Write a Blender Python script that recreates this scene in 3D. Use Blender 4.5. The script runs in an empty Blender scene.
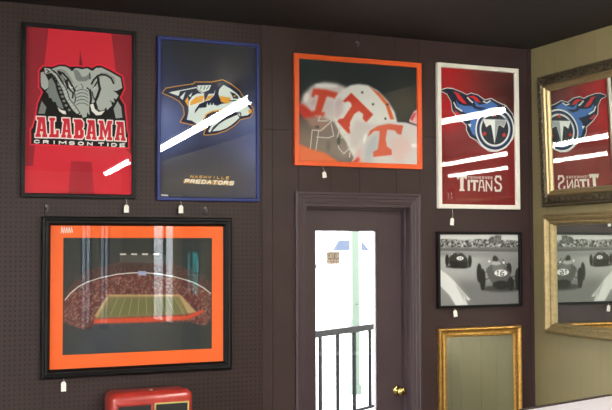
import bpy, bmesh, math, random
import numpy as np
from mathutils import Vector, Matrix
R=math.radians
random.seed(7)
sc=bpy.context.scene
col=sc.collection
H=1.82                      # eye height above the floor; z=0 in the code below is eye level
D=5.3608; XC=3.9315; ZC=1.2866
LAMP=26.0; TR=.036; WORLD=2.8; EXPO=2.45
ART={
 'ala':[
  ('g',(208,42,58),[]),
  ('p',(146,34,48),[(-99,8810),(1159,8759),(895,6190),(560,3269),(422,1376),(-34,1362)],0),
  ('p',(146,34,48),[(4479,8771),(5743,8767),(5828,1974),(5275,2445),(5046,4557),(4764,6447)],0),
  ('p',(168,34,50),[(2384,1700),(3468,1681),(3613,-109),(2239,-54)],0),
  ('p',(120,30,45),[(2819,7662),(2957,6811),(2772,6798)],0),
  ('l',(228,44,66),155,[(703,6399),(902,6641),(1129,6656),(1357,6646),(1720,6799),(2049,6812),(2281,6721),(2655,6768),(2984,6743),(3224,6797),(3481,6729),(3716,6886),(3980,6883),(4408,6717),(5087,6381),(5205,5738),(4967,5217),(5209,4838),(5301,4106),(5359,3428),(5431,3240),(5440,2527),(311,2535),(304,3279),(405,3404),(563,4059),(650,4669),(902,5291),(710,5559),(703,6399)]),
  ('p',(18,16,16),[(703,6399),(902,6641),(1129,6656),(1357,6646),(1720,6799),(2049,6812),(2281,6721),(2655,6768),(2984,6743),(3224,6797),(3481,6729),(3716,6886),(3980,6883),(4408,6717),(5087,6381),(5205,5738),(4967,5217),(5209,4838),(5301,4106),(5359,3428),(5431,3240),(5440,2527),(311,2535),(304,3279),(405,3404),(563,4059),(650,4669),(902,5291),(710,5559)],0),
  ('p',(172,180,176),[(770,6314),(945,6363),(1076,6096),(1207,5839),(1158,5518),(979,5401),(797,5575),(769,5917)],0),
  ('p',(122,130,128),[(1155,5889),(1335,6086),(1519,5753),(1626,5334),(1732,5074),(1892,4711),(1988,4423),(1789,4492),(1632,4590),(1552,4798),(1423,4791),(1317,4997),(1214,4991),(1161,5200),(1031,5325),(1184,5519)],0),
  ('p',(172,180,176),[(1332,6538),(1721,6703),(2034,6720),(2245,6627),(2404,6478),(2508,6619),(2640,6671),(2932,6626),(3198,6704),(3412,6600),(3492,6578),(3679,6753),(3975,6785),(4382,6612),(5010,6299),(5106,5760),(4850,5608),(4686,5554),(4906,5339),(4770,5113),(4634,5187),(4695,4919),(4499,4935),(4555,4775),(4285,4500),(4230,4649),(4123,4508),(3945,4445),(3730,4552),(3684,4971),(3540,4855),(3370,4792),(3317,4574),(3352,4172),(3212,4326),(3187,4083),(2980,4030),(2921,4204),(2789,4171),(2522,4531),(2309,4947),(2201,5368),(1988,5782),(1777,6142),(1566,6394)],0),
  ('p',(122,130,128),[(2456,6588),(2699,6578),(2854,6352),(2935,6218),(3131,6252),(3359,6483),(3345,6148),(3133,5994),(2756,5970),(2612,6057),(2510,6378)],0),
  ('p',(140,148,146),[(1462,6493),(1826,6572),(2088,6483),(2354,6126),(2514,5815),(2355,5912),(2090,6269),(1775,6408)],0),
  ('p',(140,148,146),[(3523,5986),(3735,6324),(3950,6528),(4274,6523),(4655,6331),(4766,5957),(4547,6215),(4167,6353),(3789,6274)],0),
  ('l',(18,16,16),103,[(1670,6428),(1932,6339),(2196,6062),(2382,5753),(2569,5444)]),
  ('l',(18,16,16),134,[(1723,6351),(1881,6149),(2092,5895),(2200,5582)]),
  ('p',(122,130,128),[(1776,6248),(1933,6205),(2040,5945),(1962,5834),(1830,6039)],0),
  ('l',(18,16,16),82,[(2144,6006),(2173,5687),(2305,5481),(2464,5330),(2440,5061)]),
  ('l',(232,232,226),51,[(2251,5692),(2357,5591),(2425,5617)]),
  ('l',(18,16,16),51,[(2516,5440),(2598,5017),(2547,4800)]),
  ('l',(18,16,16),93,[(3443,5873),(3549,6096),(3762,6326),(3950,6414),(4220,6400),(4492,6249),(4635,5976)]),
  ('l',(18,16,16),134,[(3790,6220),(3818,5951),(3890,5631),(3769,5245),(3668,5024)]),
  ('l',(18,16,16),72,[(3737,6000),(3525,5609),(3365,5518),(3204,5643)]),
  ('l',(18,16,16),62,[(3472,5444),(3528,5178),(3647,4969),(3762,4570)]),
  ('l',(232,232,226),51,[(3445,5550),(3557,5632),(3631,5723)]),
  ('l',(18,16,16),51,[(4659,5569),(4933,5449)]),
  ('l',(18,16,16),41,[(4445,5013),(4663,4917)]),
  ('l',(18,16,16),114,[(3365,5491),(3421,5064),(3380,4792),(3425,4472)]),
  ('l',(18,16,16),51,[(3343,6460),(3361,6138)]),
  ('l',(70,74,74),36,[(2648,5438),(2833,5535),(3072,5538),(3259,5431)]),
  ('l',(70,74,74),36,[(2649,5261),(2834,5358),(3073,5361),(3260,5254)]),
  ('l',(70,74,74),36,[(2651,5084),(2835,5181),(3074,5184),(3261,5076)]),
  ('l',(70,74,74),36,[(2652,4902),(2836,4998),(3075,5001),(3262,4893)]),
  ('l',(70,74,74),36,[(2653,4715),(2838,4811),(3076,4813),(3263,4705)]),
  ('l',(70,74,74),36,[(2884,5838),(2991,5684),(2939,5600)]),
  ('l',(70,74,74),36,[(2673,5718),(2568,5604)]),
  ('l',(18,16,16),82,[(949,6580),(1269,6533),(1411,6384),(1593,6268),(1778,5955),(2010,5639),(2149,5365),(2246,4997),(2527,4681),(2809,4279),(2672,4218),(2434,4441),(2205,4803),(2041,5076),(1918,5458),(1727,5819),(1548,6127),(1318,6340),(1101,6256),(997,6276),(949,6580)]),
  ('l',(18,16,16),207,[(1622,5866),(1809,5345),(1943,4873),(2155,4485),(2366,4309)]),
  ('p',(186,192,186),[(949,6580),(1269,6533),(1411,6384),(1593,6268),(1778,5955),(2010,5639),(2149,5365),(2246,4997),(2527,4681),(2809,4279),(2672,4218),(2434,4441),(2205,4803),(2041,5076),(1918,5458),(1727,5819),(1548,6127),(1318,6340),(1101,6256),(997,6276)],0),
  ('l',(18,16,16),46,[(1047,6492),(1177,6421),(1116,6321),(1240,6383)]),
  ('p',(122,130,128),[(1785,5699),(1751,5670),(1700,5666),(1652,5690),(1625,5732),(1629,5776),(1662,5806),(1713,5809),(1761,5786),(1789,5743)],0),
  ('p',(122,130,128),[(1839,5489),(1805,5460),(1754,5457),(1706,5480),(1678,5523),(1682,5567),(1716,5596),(1767,5600),(1815,5576),(1842,5534)],0),
  ('p',(122,130,128),[(1903,5286),(1869,5256),(1818,5253),(1770,5277),(1743,5319),(1746,5363),(1780,5393),(1831,5396),(1879,5372),(1907,5330)],0),
  ('p',(122,130,128),[(1983,5066),(1949,5037),(1898,5034),(1850,5058),(1822,5100),(1826,5144),(1860,5174),(1911,5177),(1959,5153),(1987,5111)],0),
  ('p',(122,130,128),[(2063,4836),(2029,4807),(1978,4804),(1930,4828),(1902,4870),(1906,4915),(1940,4944),(1991,4947),(2039,4923),(2067,4881)],0),
  ('p',(122,130,128),[(2180,4603),(2146,4574),(2095,4571),(2046,4595),(2019,4637),(2023,4681),(2057,4711),(2108,4714),(2156,4690),(2184,4647)],0),
  ('p',(122,130,128),[(2339,4371),(2305,4342),(2254,4339),(2205,4363),(2178,4406),(2182,4450),(2216,4479),(2267,4482),(2315,4458),(2343,4416)],0),
  ('l',(120,126,122),23,[(1229,6387),(1389,6494)]),
  ('l',(120,126,122),23,[(1324,6257),(1484,6363)]),
  ('l',(120,126,122),23,[(1419,6117),(1579,6223)]),
  ('l',(120,126,122),23,[(1514,5973),(1674,6079)]),
  ('l',(120,126,122),23,[(1609,5826),(1770,5932)]),
  ('l',(120,126,122),23,[(1704,5677),(1865,5783)]),
  ('l',(120,126,122),23,[(1799,5527),(1961,5632)]),
  ('l',(120,126,122),23,[(1895,5374),(2056,5480)]),
  ('l',(120,126,122),23,[(1990,5221),(2152,5327)]),
  ('l',(120,126,122),23,[(2086,5066),(2248,5172)]),
  ('l',(120,126,122),23,[(2182,4911),(2344,5016)]),
  ('l',(120,126,122),23,[(2278,4754),(2440,4859)]),
  ('l',(120,126,122),23,[(2374,4596),(2537,4701)]),
  ('l',(120,126,122),23,[(2470,4438),(2633,4543)]),
  ('p',(232,232,226),[(1653,4538),(1842,4389),(2067,4347),(2115,4163),(1927,4191),(1738,4330)],0),
  ('l',(18,16,16),62,[(3370,4759),(3540,4817),(3617,4546),(3827,4385),(4177,4479),(3963,4230),(3694,4195),(3452,4419),(3370,4759)]),
  ('p',(232,232,226),[(3370,4759),(3540,4817),(3617,4546),(3827,4385),(4177,4479),(3963,4230),(3694,4195),(3452,4419)],0),
  ('p',(122,130,128),[(829,4821),(1079,4486),(994,4133),(655,4137)],0),
  ('p',(150,158,155),[(4853,5020),(5046,4720),(5119,4146),(4759,4080),(4632,4600)],0),
  ('l',(240,234,228),119,[(527,2900),(526,3049),(574,3070),(666,3794),(592,3814),(591,3963),(1006,3969),(1087,3075),(1136,3054),(1137,2904),(868,2903),(867,3051),(916,3073),(902,3201),(768,3199),(757,3072),(806,3051),(807,2902),(527,2900)]),
  ('l',(240,234,228),119,[(1235,2908),(1234,3065),(1294,3067),(1289,3799),(1228,3797),(1227,3955),(1539,3963),(1540,3806),(1469,3804),(1475,3091),(1595,3094),(1594,3314),(1735,3317),(1738,2919),(1235,2908)]),
  ('l',(240,234,228),119,[(1858,2924),(1857,3068),(1900,3088),(1982,3789),(1916,3809),(1915,3954),(2285,3958),(2357,3082),(2401,3060),(2402,2914),(2162,2918),(2161,3064),(2204,3084),(2193,3208),(2073,3210),(2063,3086),(2106,3064),(2107,2919),(1858,2924)]),
  ('l',(240,234,228),119,[(2507,2908),(2506,3061),(2571,3060),(2566,3778),(2501,3778),(2500,3932),(2904,3935),(3013,3791),(3015,3542),(2945,3438),(3043,3334),(3045,3043),(2938,2900),(2507,2908)]),
  ('l',(240,234,228),119,[(3168,2892),(3167,3037),(3212,3057),(3297,3765),(3230,3786),(3229,3932),(3610,3932),(3683,3043),(3728,3020),(3729,2872),(3482,2881),(3481,3028),(3525,3047),(3513,3174),(3390,3177),(3380,3052),(3425,3029),(3425,2883),(3168,2892)]),
  ('l',(240,234,228),119,[(3836,2887),(3835,3043),(3908,3043),(3904,3775),(3831,3775),(3830,3932),(4071,3933),(4199,3409),(4321,3934),(4564,3935),(4565,3777),(4506,3777),(4510,3042),(4569,3041),(4570,2884),(4290,2885),(4289,3042),(4348,3042),(4346,3462),(4202,2938),(4052,3461),(4054,3043),(4113,3043),(4114,2886),(3836,2887)]),
  ('l',(240,234,228),119,[(4711,2890),(4710,3034),(4757,3053),(4848,3756),(4777,3776),(4776,3921),(5177,3925),(5253,3044),(5300,3022),(5301,2875),(5041,2882),(5040,3027),(5087,3047),(5075,3173),(4945,3175),(4934,3050),(4981,3029),(4982,2883),(4711,2890)]),
  ('p',(206,36,54),[(527,2900),(526,3049),(574,3070),(666,3794),(592,3814),(591,3963),(1006,3969),(1087,3075),(1136,3054),(1137,2904),(868,2903),(867,3051),(916,3073),(902,3201),(768,3199),(757,3072),(806,3051),(807,2902)],0),
  ('p',(236,228,220),[(797,3349),(883,3349),(843,3711)],0),
  ('p',(206,36,54),[(1235,2908),(1234,3065),(1294,3067),(1289,3799),(1228,3797),(1227,3955),(1539,3963),(1540,3806),(1469,3804),(1475,3091),(1595,3094),(1594,3314),(1735,3317),(1738,2919)],0),
  ('p',(206,36,54),[(1858,2924),(1857,3068),(1900,3088),(1982,3789),(1916,3809),(1915,3954),(2285,3958),(2357,3082),(2401,3060),(2402,2914),(2162,2918),(2161,3064),(2204,3084),(2193,3208),(2073,3210),(2063,3086),(2106,3064),(2107,2919)],0),
  ('p',(236,228,220),[(2099,3354),(2175,3354),(2140,3707)],0),
  ('p',(206,36,54),[(2507,2908),(2506,3061),(2571,3060),(2566,3778),(2501,3778),(2500,3932),(2904,3935),(3013,3791),(3015,3542),(2945,3438),(3043,3334),(3045,3043),(2938,2900)],0),
  ('p',(236,228,220),[(2764,3109),(2839,3108),(2838,3335),(2762,3336)],0),
  ('p',(206,36,54),[(3168,2892),(3167,3037),(3212,3057),(3297,3765),(3230,3786),(3229,3932),(3610,3932),(3683,3043),(3728,3020),(3729,2872),(3482,2881),(3481,3028),(3525,3047),(3513,3174),(3390,3177),(3380,3052),(3425,3029),(3425,2883)],0),
  ('p',(236,228,220),[(3417,3323),(3496,3322),(3460,3680)],0),
  ('p',(206,36,54),[(3836,2887),(3835,3043),(3908,3043),(3904,3775),(3831,3775),(3830,3932),(4071,3933),(4199,3409),(4321,3934),(4564,3935),(4565,3777),(4506,3777),(4510,3042),(4569,3041),(4570,2884),(4290,2885),(4289,3042),(4348,3042),(4346,3462),(4202,2938),(4052,3461),(4054,3043),(4113,3043),(4114,2886)],0),
  ('p',(206,36,54),[(4711,2890),(4710,3034),(4757,3053),(4848,3756),(4777,3776),(4776,3921),(5177,3925),(5253,3044),(5300,3022),(5301,2875),(5041,2882),(5040,3027),(5087,3047),(5075,3173),(4945,3175),(4934,3050),(4981,3029),(4982,2883)],0),
  ('p',(236,228,220),[(4974,3320),(5056,3319),(5019,3673)],0),
  ('l',(236,234,228),59,[(723,2706),(652,2732),(558,2728),(488,2690),(488,2619),(559,2586),(653,2590),(723,2621)]),
  ('l',(236,234,228),59,[(949,2581),(948,2723),(1126,2731),(1185,2704),(1185,2683),(1126,2659),(949,2652)]),
  ('l',(236,234,228),59,[(1079,2657),(1186,2590)]),
  ('l',(236,234,228),59,[(1491,2584),(1490,2726)]),
  ('l',(236,234,228),59,[(1761,2575),(1760,2718),(1933,2632),(2104,2732),(2105,2588)]),
  ('l',(236,234,228),59,[(2535,2706),(2474,2725),(2353,2720),(2293,2689),(2293,2663),(2354,2649),(2475,2653),(2535,2638),(2535,2612),(2475,2581),(2354,2577),(2294,2596)]),
  ('l',(236,234,228),59,[(2846,2575),(2773,2608),(2772,2680),(2845,2719),(2942,2723),(3016,2690),(3016,2617),(2943,2578),(2846,2575)]),
  ('l',(236,234,228),59,[(3250,2569),(3249,2714),(3495,2579),(3494,2724)]),
  ('l',(236,234,228),59,[(3848,2712),(4095,2721)]),
  ('l',(236,234,228),59,[(3971,2717),(3972,2571)]),
  ('l',(236,234,228),59,[(4339,2569),(4338,2715)]),
  ('l',(236,234,228),59,[(4550,2563),(4549,2709),(4711,2715),(4799,2675),(4799,2616),(4712,2569),(4550,2563)]),
  ('l',(236,234,228),59,[(5252,2717),(5001,2707),(5001,2560),(5253,2570)]),
  ('l',(236,234,228),59,[(5001,2634),(5202,2641)]),
 ],
 'pre':[
  ('g',(46,56,98),[(9,4283,(112,130,190),900),(466,2975,(98,116,178),1013),(5284,4313,(112,126,176),1013),(5465,2600,(86,100,160),844),(2299,8512,(38,40,46),1914),(4077,7793,(44,44,50),1463),(2602,367,(44,46,56),1914),(871,332,(40,44,60),1125),(3600,4063,(84,90,120),675)]),
  ('l',(232,168,60),84,[(140,5675),(344,5931),(1046,6097),(1935,6276),(1987,6380),(2947,6441),(3629,6610),(4107,6412),(4636,6044),(4848,5701),(5285,5318),(5437,5090),(5437,4860),(5278,4599),(4690,4445),(4317,4073),(3839,3773),(3216,3547),(2692,3474),(2534,3484),(2598,3712),(2715,3852),(2305,3890),(1968,3987),(1177,4123),(1406,4530),(1353,4964),(1099,5285),(641,5510),(140,5675)]),
  ('p',(34,38,66),[(140,5675),(344,5931),(1046,6097),(1935,6276),(1987,6380),(2947,6441),(3629,6610),(4107,6412),(4636,6044),(4848,5701),(5285,5318),(5437,5090),(5437,4860),(5278,4599),(4690,4445),(4317,4073),(3839,3773),(3216,3547),(2692,3474),(2534,3484),(2598,3712),(2715,3852),(2305,3890),(1968,3987),(1177,4123),(1406,4530),(1353,4964),(1099,5285),(641,5510)],0),
  ('p',(222,236,232),[(492,5718),(1155,5880),(1047,5561)],0),
  ('p',(222,236,232),[(1122,5481),(1461,5837),(1295,5352)],0),
  ('p',(222,236,232),[(1634,5595),(1837,5798),(1750,5546)],0),
  ('l',(222,236,232),56,[(629,5737),(1374,5916),(2098,6100),(2244,5912),(2478,5779)]),
  ('p',(222,236,232),[(1630,4922),(2327,5241),(2596,5087),(2949,5247),(3303,5125),(3540,5251),(4017,5334),(4377,5468),(4739,5574),(5102,5222),(5285,5059),(5315,4888),(5150,4696),(4678,4593),(4497,4789),(3958,5018),(3126,4860),(2655,4610),(2480,4337),(2539,4126),(2072,4070),(1811,4226),(1533,4263),(1636,4738)],0),
  ('p',(34,38,66),[(2274,5204),(2949,5343),(2631,5004),(2246,4955),(1984,4633),(2001,4807)],0),
  ('p',(222,236,232),[(3421,6119),(3683,6340),(4107,6149),(4528,5860),(4739,5615),(4558,5364),(4053,5336),(3475,5395),(3362,5809)],0),
  ('p',(222,236,232),[(1641,5287),(1837,5579),(2128,5759),(2531,5782),(2555,5310),(2245,5180),(1630,4889)],0),
  ('p',(222,236,232),[(2555,5332),(2801,5776),(3107,5816),(3208,6083),(3125,5710),(2848,5428)],0),
  ('p',(232,168,60),[(1699,5061),(1733,5275),(2070,5570),(2531,5681),(2444,5315)],0),
  ('p',(232,168,60),[(2531,5342),(2783,5673),(3108,5726),(2848,5473)],0),
  ('p',(232,168,60),[(1416,5303),(1583,5536),(1629,5370),(1618,4978)],0),
  ('p',(232,168,60),[(3463,5701),(4107,5624),(4065,5405),(3868,5269),(3499,5396)],0),
  ('p',(222,236,232),[(2115,6214),(2948,6283),(2818,6003),(2478,5836),(2221,5995)],0),
  ('l',(34,38,66),39,[(2361,6173),(2337,6030)]),
  ('l',(34,38,66),39,[(2595,6187),(2513,6007)]),
  ('l',(34,38,66),39,[(2806,6200),(2677,6028)]),
  ('p',(34,38,66),[(3214,6276),(3629,6302),(3421,6068),(3374,5809),(3528,5421),(3315,5182),(2643,5123),(2848,5371),(3090,5532),(3214,5800)],0),
  ('p',(222,236,232),[(2667,5090),(2725,5297),(2784,5097)],0),
  ('p',(222,236,232),[(2843,5100),(2901,5307),(2961,5106)],0),
  ('p',(222,236,232),[(3020,5109),(3078,5316),(3138,5116)],0),
  ('p',(34,38,66),[(4041,5991),(4347,5895),(4570,5708),(4546,5592),(4257,5604),(4173,5799)],0),
  ('p',(232,168,60),[(4413,5745),(4399,5714),(4363,5693),(4319,5690),(4283,5707),(4269,5736),(4283,5767),(4319,5788),(4363,5791),(4399,5774)],0),
  ('l',(34,38,66),61,[(4053,5450),(4317,5488),(4618,5459)]),
  ('l',(34,38,66),67,[(4437,4786),(4696,4799),(4739,4573)]),
  ('p',(232,168,60),[(5163,4972),(5376,5064),(5394,4870),(5254,4748)],0),
  ('l',(232,168,60),67,[(2538,4374),(2655,4610),(3008,4803),(3898,4986)]),
  ('p',(222,236,232),[(3009,3674),(3422,4111),(3791,4355),(4527,4699),(4636,4510),(4197,4119),(3839,3886),(3476,3740)],0),
  ('p',(222,236,232),[(2774,3658),(3009,4092),(3600,4516),(4197,4831),(3600,4374),(3068,3925),(2891,3612)],0),
  ('l',(214,160,66),42,[(1747,1040),(1770,1162),(1889,1038),(1912,1160)]),
  ('l',(214,160,66),42,[(2005,1036),(2099,1158),(2147,1035)]),
  ('l',(214,160,66),42,[(2045,1085),(2125,1084)]),
  ('l',(214,160,66),42,[(2426,1136),(2394,1154),(2322,1155),(2282,1131),(2278,1109),(2311,1094),(2382,1093),(2415,1078),(2411,1056),(2371,1032),(2299,1033),(2267,1051)]),
  ('l',(214,160,66),42,[(2523,1030),(2547,1153)]),
  ('l',(214,160,66),42,[(2667,1028),(2690,1151)]),
  ('l',(214,160,66),42,[(2535,1091),(2678,1089)]),
  ('l',(214,160,66),42,[(2807,1149),(2856,1025),(2951,1148)]),
  ('l',(214,160,66),42,[(3118,1022),(3141,1145)]),
  ('l',(214,160,66),42,[(3332,1143),(3308,1019),(3453,1017)]),
  ('l',(214,160,66),42,[(3595,1140),(3572,1016),(3717,1014)]),
  ('l',(214,160,66),42,[(4006,1135),(3860,1136),(3836,1012),(3982,1010)]),
  ('l',(214,160,66),42,[(3848,1074),(3965,1073)]),
  ('p',(170,130,66),[(1385,970),(4347,896),(4269,650),(1328,729)],0),
  ('l',(240,238,226),59,[(1420,754),(1488,930),(1657,927),(1689,900),(1675,864),(1623,838),(1454,842)]),
  ('l',(240,238,226),59,[(1740,746),(1808,925),(1968,922),(2007,885),(1996,858),(1933,832),(1774,835)]),
  ('l',(240,238,226),59,[(1891,833),(1951,741)]),
  ('l',(240,238,226),59,[(2343,915),(2130,919),(2061,739),(2274,734)]),
  ('l',(240,238,226),59,[(2096,829),(2266,825)]),
  ('l',(240,238,226),59,[(2384,731),(2453,913),(2593,910),(2647,854),(2619,781),(2523,728),(2384,731)]),
  ('l',(240,238,226),59,[(2708,724),(2886,905),(2923,719)]),
  ('l',(240,238,226),59,[(2783,796),(2904,794)]),
  ('l',(240,238,226),59,[(3104,901),(3321,897)]),
  ('l',(240,238,226),59,[(3212,899),(3142,714)]),
  ('l',(240,238,226),59,[(3426,707),(3379,755),(3415,849),(3497,894),(3584,893),(3632,844),(3596,751),(3513,705),(3426,707)]),
  ('l',(240,238,226),59,[(3690,701),(3762,889),(3925,886),(3965,848),(3955,819),(3889,792),(3726,795)]),
  ('l',(240,238,226),59,[(3846,793),(3908,696)]),
  ('l',(240,238,226),59,[(4301,851),(4257,880),(4147,882),(4078,845),(4065,811),(4111,787),(4221,785),(4267,761),(4254,727),(4185,690),(4075,692),(4031,722)]),
  ('p',(214,216,220),[(79,79),(474,70),(475,-18),(79,-9)],0),
  ('l',(110,112,120),28,[(588,39),(1272,18)]),
 ],
 'vol':[
  ('g',(38,45,48),[(106,1287,(128,104,92),1023),(1514,871,(120,108,98),1023),(2039,2077,(122,108,104),722),(439,5657,(44,56,58),843),(3016,807,(140,126,118),722),(7110,4028,(60,56,48),722)]),
  ('p',(206,196,196),[(48,3160),(306,3997),(884,4534),(1686,4792),(2496,4754),(3096,4557),(3025,2540),(1262,2397),(301,2703)],96),
  ('p',(232,232,232),[(681,3767),(624,3646),(546,3557),(464,3516),(394,3532),(349,3602),(338,3712),(364,3840),(421,3961),(498,4051),(580,4092),(651,4076),(696,4006),(707,3896)],60),
  ('p',(228,228,228),[(2573,4585),(2510,4534),(2337,4488),(2081,4456),(1782,4441),(1484,4446),(1234,4471),(1069,4511),(1013,4560),(1075,4610),(1245,4656),(1499,4688),(1797,4703),(2096,4699),(2349,4674),(2517,4635)],60),
  ('p',(200,74,52),[(817,3880),(947,4360),(1788,4346),(2572,4190),(2439,3776),(2178,3893),(1813,3943),(1497,3059),(1717,2952),(1586,2708),(813,2788),(878,3027),(1045,3036),(1294,3972),(1075,3995),(971,3800)],48),
  ('p',(196,60,50),[(-14,3391),(367,3383),(686,3135),(1134,2686),(1521,2587),(365,2530),(48,2925)],72),
  ('p',(196,176,176),[(1039,3501),(981,3397),(916,3321),(857,3286),(815,3300),(799,3360),(811,3454),(850,3564),(907,3667),(972,3744),(1032,3779),(1074,3765),(1090,3705),(1078,3611)],48),
  ('p',(150,120,110),[(492,2595),(1651,2711),(2105,2318),(1518,1817),(747,2136)],108),
  ('p',(222,222,218),[(2241,3515),(2420,3978),(2870,4406),(3395,4702),(3930,4814),(4535,4779),(5217,4493),(5911,3899),(6374,3251),(6542,2648),(6465,1543),(5086,278),(3610,350),(3281,817),(3085,1287),(2692,1749),(2302,2446)],42),
  ('p',(206,186,188),[(2307,3518),(2571,3951),(2900,3731),(2896,3072),(2499,2575),(2271,2802)],90),
  ('p',(204,196,196),[(3286,1774),(3756,2635),(4695,2439),(5374,2471),(4421,1823),(3746,834),(3348,1059)],120),
  ('p',(212,96,50),[(4609,4735),(5373,4320),(5985,3702),(6336,2791),(6060,2777),(5751,3622),(5215,4195)],24),
  ('p',(205,66,46),[(2866,3711),(3432,4253),(4902,3024),(4426,2517),(4192,2717),(4227,3020),(3926,3185),(3625,2989),(3343,2495),(3352,1801),(3193,1818),(2498,2485),(2630,2641),(2894,2683),(3461,3462),(3389,3668),(3197,3729),(3031,3654)],24),
  ('p',(30,34,38),[(4242,4319),(4228,4279),(4190,4253),(4145,4250),(4108,4272),(4094,4311),(4108,4350),(4146,4377),(4191,4380),(4228,4358)],18),
  ('p',(30,34,38),[(4967,3646),(4952,3606),(4915,3580),(4869,3577),(4832,3599),(4818,3638),(4832,3678),(4870,3704),(4916,3707),(4953,3684)],18),
  ('p',(30,34,38),[(5937,3687),(5922,3646),(5884,3620),(5837,3618),(5800,3640),(5786,3679),(5800,3719),(5838,3745),(5885,3748),(5923,3725)],18),
  ('p',(30,34,38),[(5807,2814),(5792,2774),(5754,2747),(5708,2745),(5670,2768),(5656,2806),(5671,2846),(5708,2873),(5755,2875),(5793,2852)],18),
  ('l',(206,202,198),60,[(874,1907),(1421,1890),(1975,2347),(2171,2559)]),
  ('l',(206,202,198),60,[(1162,1506),(1906,1478),(2265,1624),(2105,2318)]),
  ('l',(206,202,198),60,[(874,1907),(741,725)]),
  ('l',(206,202,198),60,[(1292,1866),(1094,679)]),
  ('l',(206,202,198),60,[(1523,3001),(1719,3249),(1912,2903),(2107,2675)]),
  ('l',(206,202,198),60,[(1782,2896),(2041,2612),(2433,2452)]),
  ('l',(206,202,198),60,[(2661,2105),(2494,1502),(2589,911),(2923,577),(3374,1000),(3524,1604),(3301,2194)]),
  ('l',(206,202,198),60,[(2756,1513),(3021,1703),(3485,1783)]),
  ('l',(206,202,198),60,[(1392,2758),(1262,2456),(1845,2484)]),
  ('p',(52,62,60),[(2703,1332),(2690,1223),(2657,1135),(2610,1084),(2557,1082),(2510,1129),(2478,1215),(2466,1323),(2479,1431),(2512,1520),(2559,1570),(2612,1572),(2659,1526),(2692,1440)],24),
  ('p',(78,70,66),[(1351,2105),(1330,2057),(1273,2020),(1196,2004),(1119,2013),(1062,2045),(1042,2091),(1063,2139),(1119,2176),(1197,2193),(1274,2184),(1330,2151)],36),
  ('p',(96,88,82),[(2034,1009),(2015,830),(1967,698),(1902,648),(1837,694),(1790,822),(1774,999),(1792,1177),(1840,1309),(1905,1359),(1970,1314),(2017,1186)],72),
  ('p',(210,206,204),[(3341,-137),(3678,604),(3908,1152),(4287,1913),(5053,2395),(5977,2639),(7147,2639),(8149,2415),(8126,-117)],36),
  ('p',(220,178,176),[(3474,-73),(3812,716),(4081,1086),(4144,367),(4813,-93)],120),
  ('p',(180,184,190),[(4281,853),(4689,1592),(5233,1857),(5226,888),(4681,385),(5085,36),(4276,131)],150),
  ('p',(216,190,186),[(6051,1527),(7023,1934),(7575,1219),(6869,213),(6179,313)],180),
  ('p',(240,240,238),[(4416,1530),(4362,1385),(4297,1283),(4240,1252),(4206,1300),(4204,1415),(4234,1564),(4289,1710),(4353,1812),(4410,1843),(4445,1795),(4447,1680)],30),
  ('p',(240,242,240),[(7955,1264),(7922,1201),(7834,1153),(7715,1132),(7596,1144),(7509,1186),(7477,1246),(7510,1309),(7597,1357),(7717,1378),(7836,1366),(7923,1325)],48),
  ('p',(208,88,60),[(4514,1646),(4672,2033),(5202,2341),(5976,2511),(6950,2446),(6807,1869),(6537,1925),(6366,2126),(5850,2152),(5736,1575),(5815,1122),(6156,927),(6154,617),(4884,452),(4886,754),(5193,929),(5299,1557),(5330,2043),(4963,2027)],30),
  ('p',(226,108,60),[(-85,1104),(806,786),(1668,599),(2618,79),(2551,-101),(-88,-123)],48),
  ('p',(222,180,184),[(7379,2810),(7706,3351),(8160,3653),(8150,2477),(7378,2687)],36),
  ('p',(196,50,60),[(7450,2876),(7734,3260),(7875,3267),(7589,2759)],30),
  ('p',(206,70,50),[(3475,106),(3876,419),(4009,243),(3607,-69)],48),
  ('l',(230,200,190),72,[(3313,639),(3311,400)]),
 ],
 'tit':[
  ('g',(116,30,32),[(303,7785,(176,24,32),1397),(428,5910,(172,26,34),1143),(5386,7788,(52,26,26),1143),(4478,8699,(84,26,28),889),(5595,6181,(66,24,26),762),(658,294,(128,36,34),1524),(5298,1654,(112,24,28),1016),(2900,3497,(122,36,38),1016)]),
  ('l',(222,226,224),95,[(7,7114),(515,7271),(923,7258),(1595,7071),(1939,6926),(2274,7054),(2772,6962),(3262,6671),(3769,6802),(4266,6586),(4867,6400),(5359,5910),(5574,5273),(5567,4782),(5336,4294),(4830,3759),(4118,3451),(3522,3475),(2927,3821),(2639,4102),(2152,4316),(1913,4723),(1910,5039),(1290,5476),(879,5902),(798,6482),(512,6919),(7,7114)]),
  ('p',(28,36,58),[(7,7114),(515,7271),(923,7258),(1595,7071),(1939,6926),(2274,7054),(2772,6962),(3262,6671),(3769,6802),(4266,6586),(4867,6400),(5359,5910),(5574,5273),(5567,4782),(5336,4294),(4830,3759),(4118,3451),(3522,3475),(2927,3821),(2639,4102),(2152,4316),(1913,4723),(1910,5039),(1290,5476),(879,5902),(798,6482),(512,6919)],0),
  ('p',(66,110,180),[(1127,6608),(1381,6338),(1784,6247),(2368,6265),(2783,6097),(3231,6025),(3987,6160),(4289,5984),(2773,5270),(2841,4764),(2738,4252),(2347,4470),(2144,4860),(2179,5305),(2480,5636),(1889,5765),(1450,5963),(1197,6265)],0),
  ('p',(66,110,180),[(2470,6652),(2861,6356),(3387,6474),(3767,6661),(4294,6369),(3835,6088),(3082,6049),(2636,6216)],0),
  ('p',(28,36,58),[(2192,6383),(2785,6224),(3384,6224),(2932,6009),(2485,6113)],0),
  ('p',(28,36,58),[(1521,5778),(1962,5699),(2330,5502),(2105,5333),(1666,5596)],0),
  ('p',(204,44,46),[(921,7106),(1308,7028),(1605,6730),(1955,6370),(1638,6390),(1310,6618),(1131,6923)],0),
  ('p',(204,44,46),[(2012,6855),(2421,6929),(2717,6806),(2983,6503),(2640,6566),(2345,6772)],0),
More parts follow.
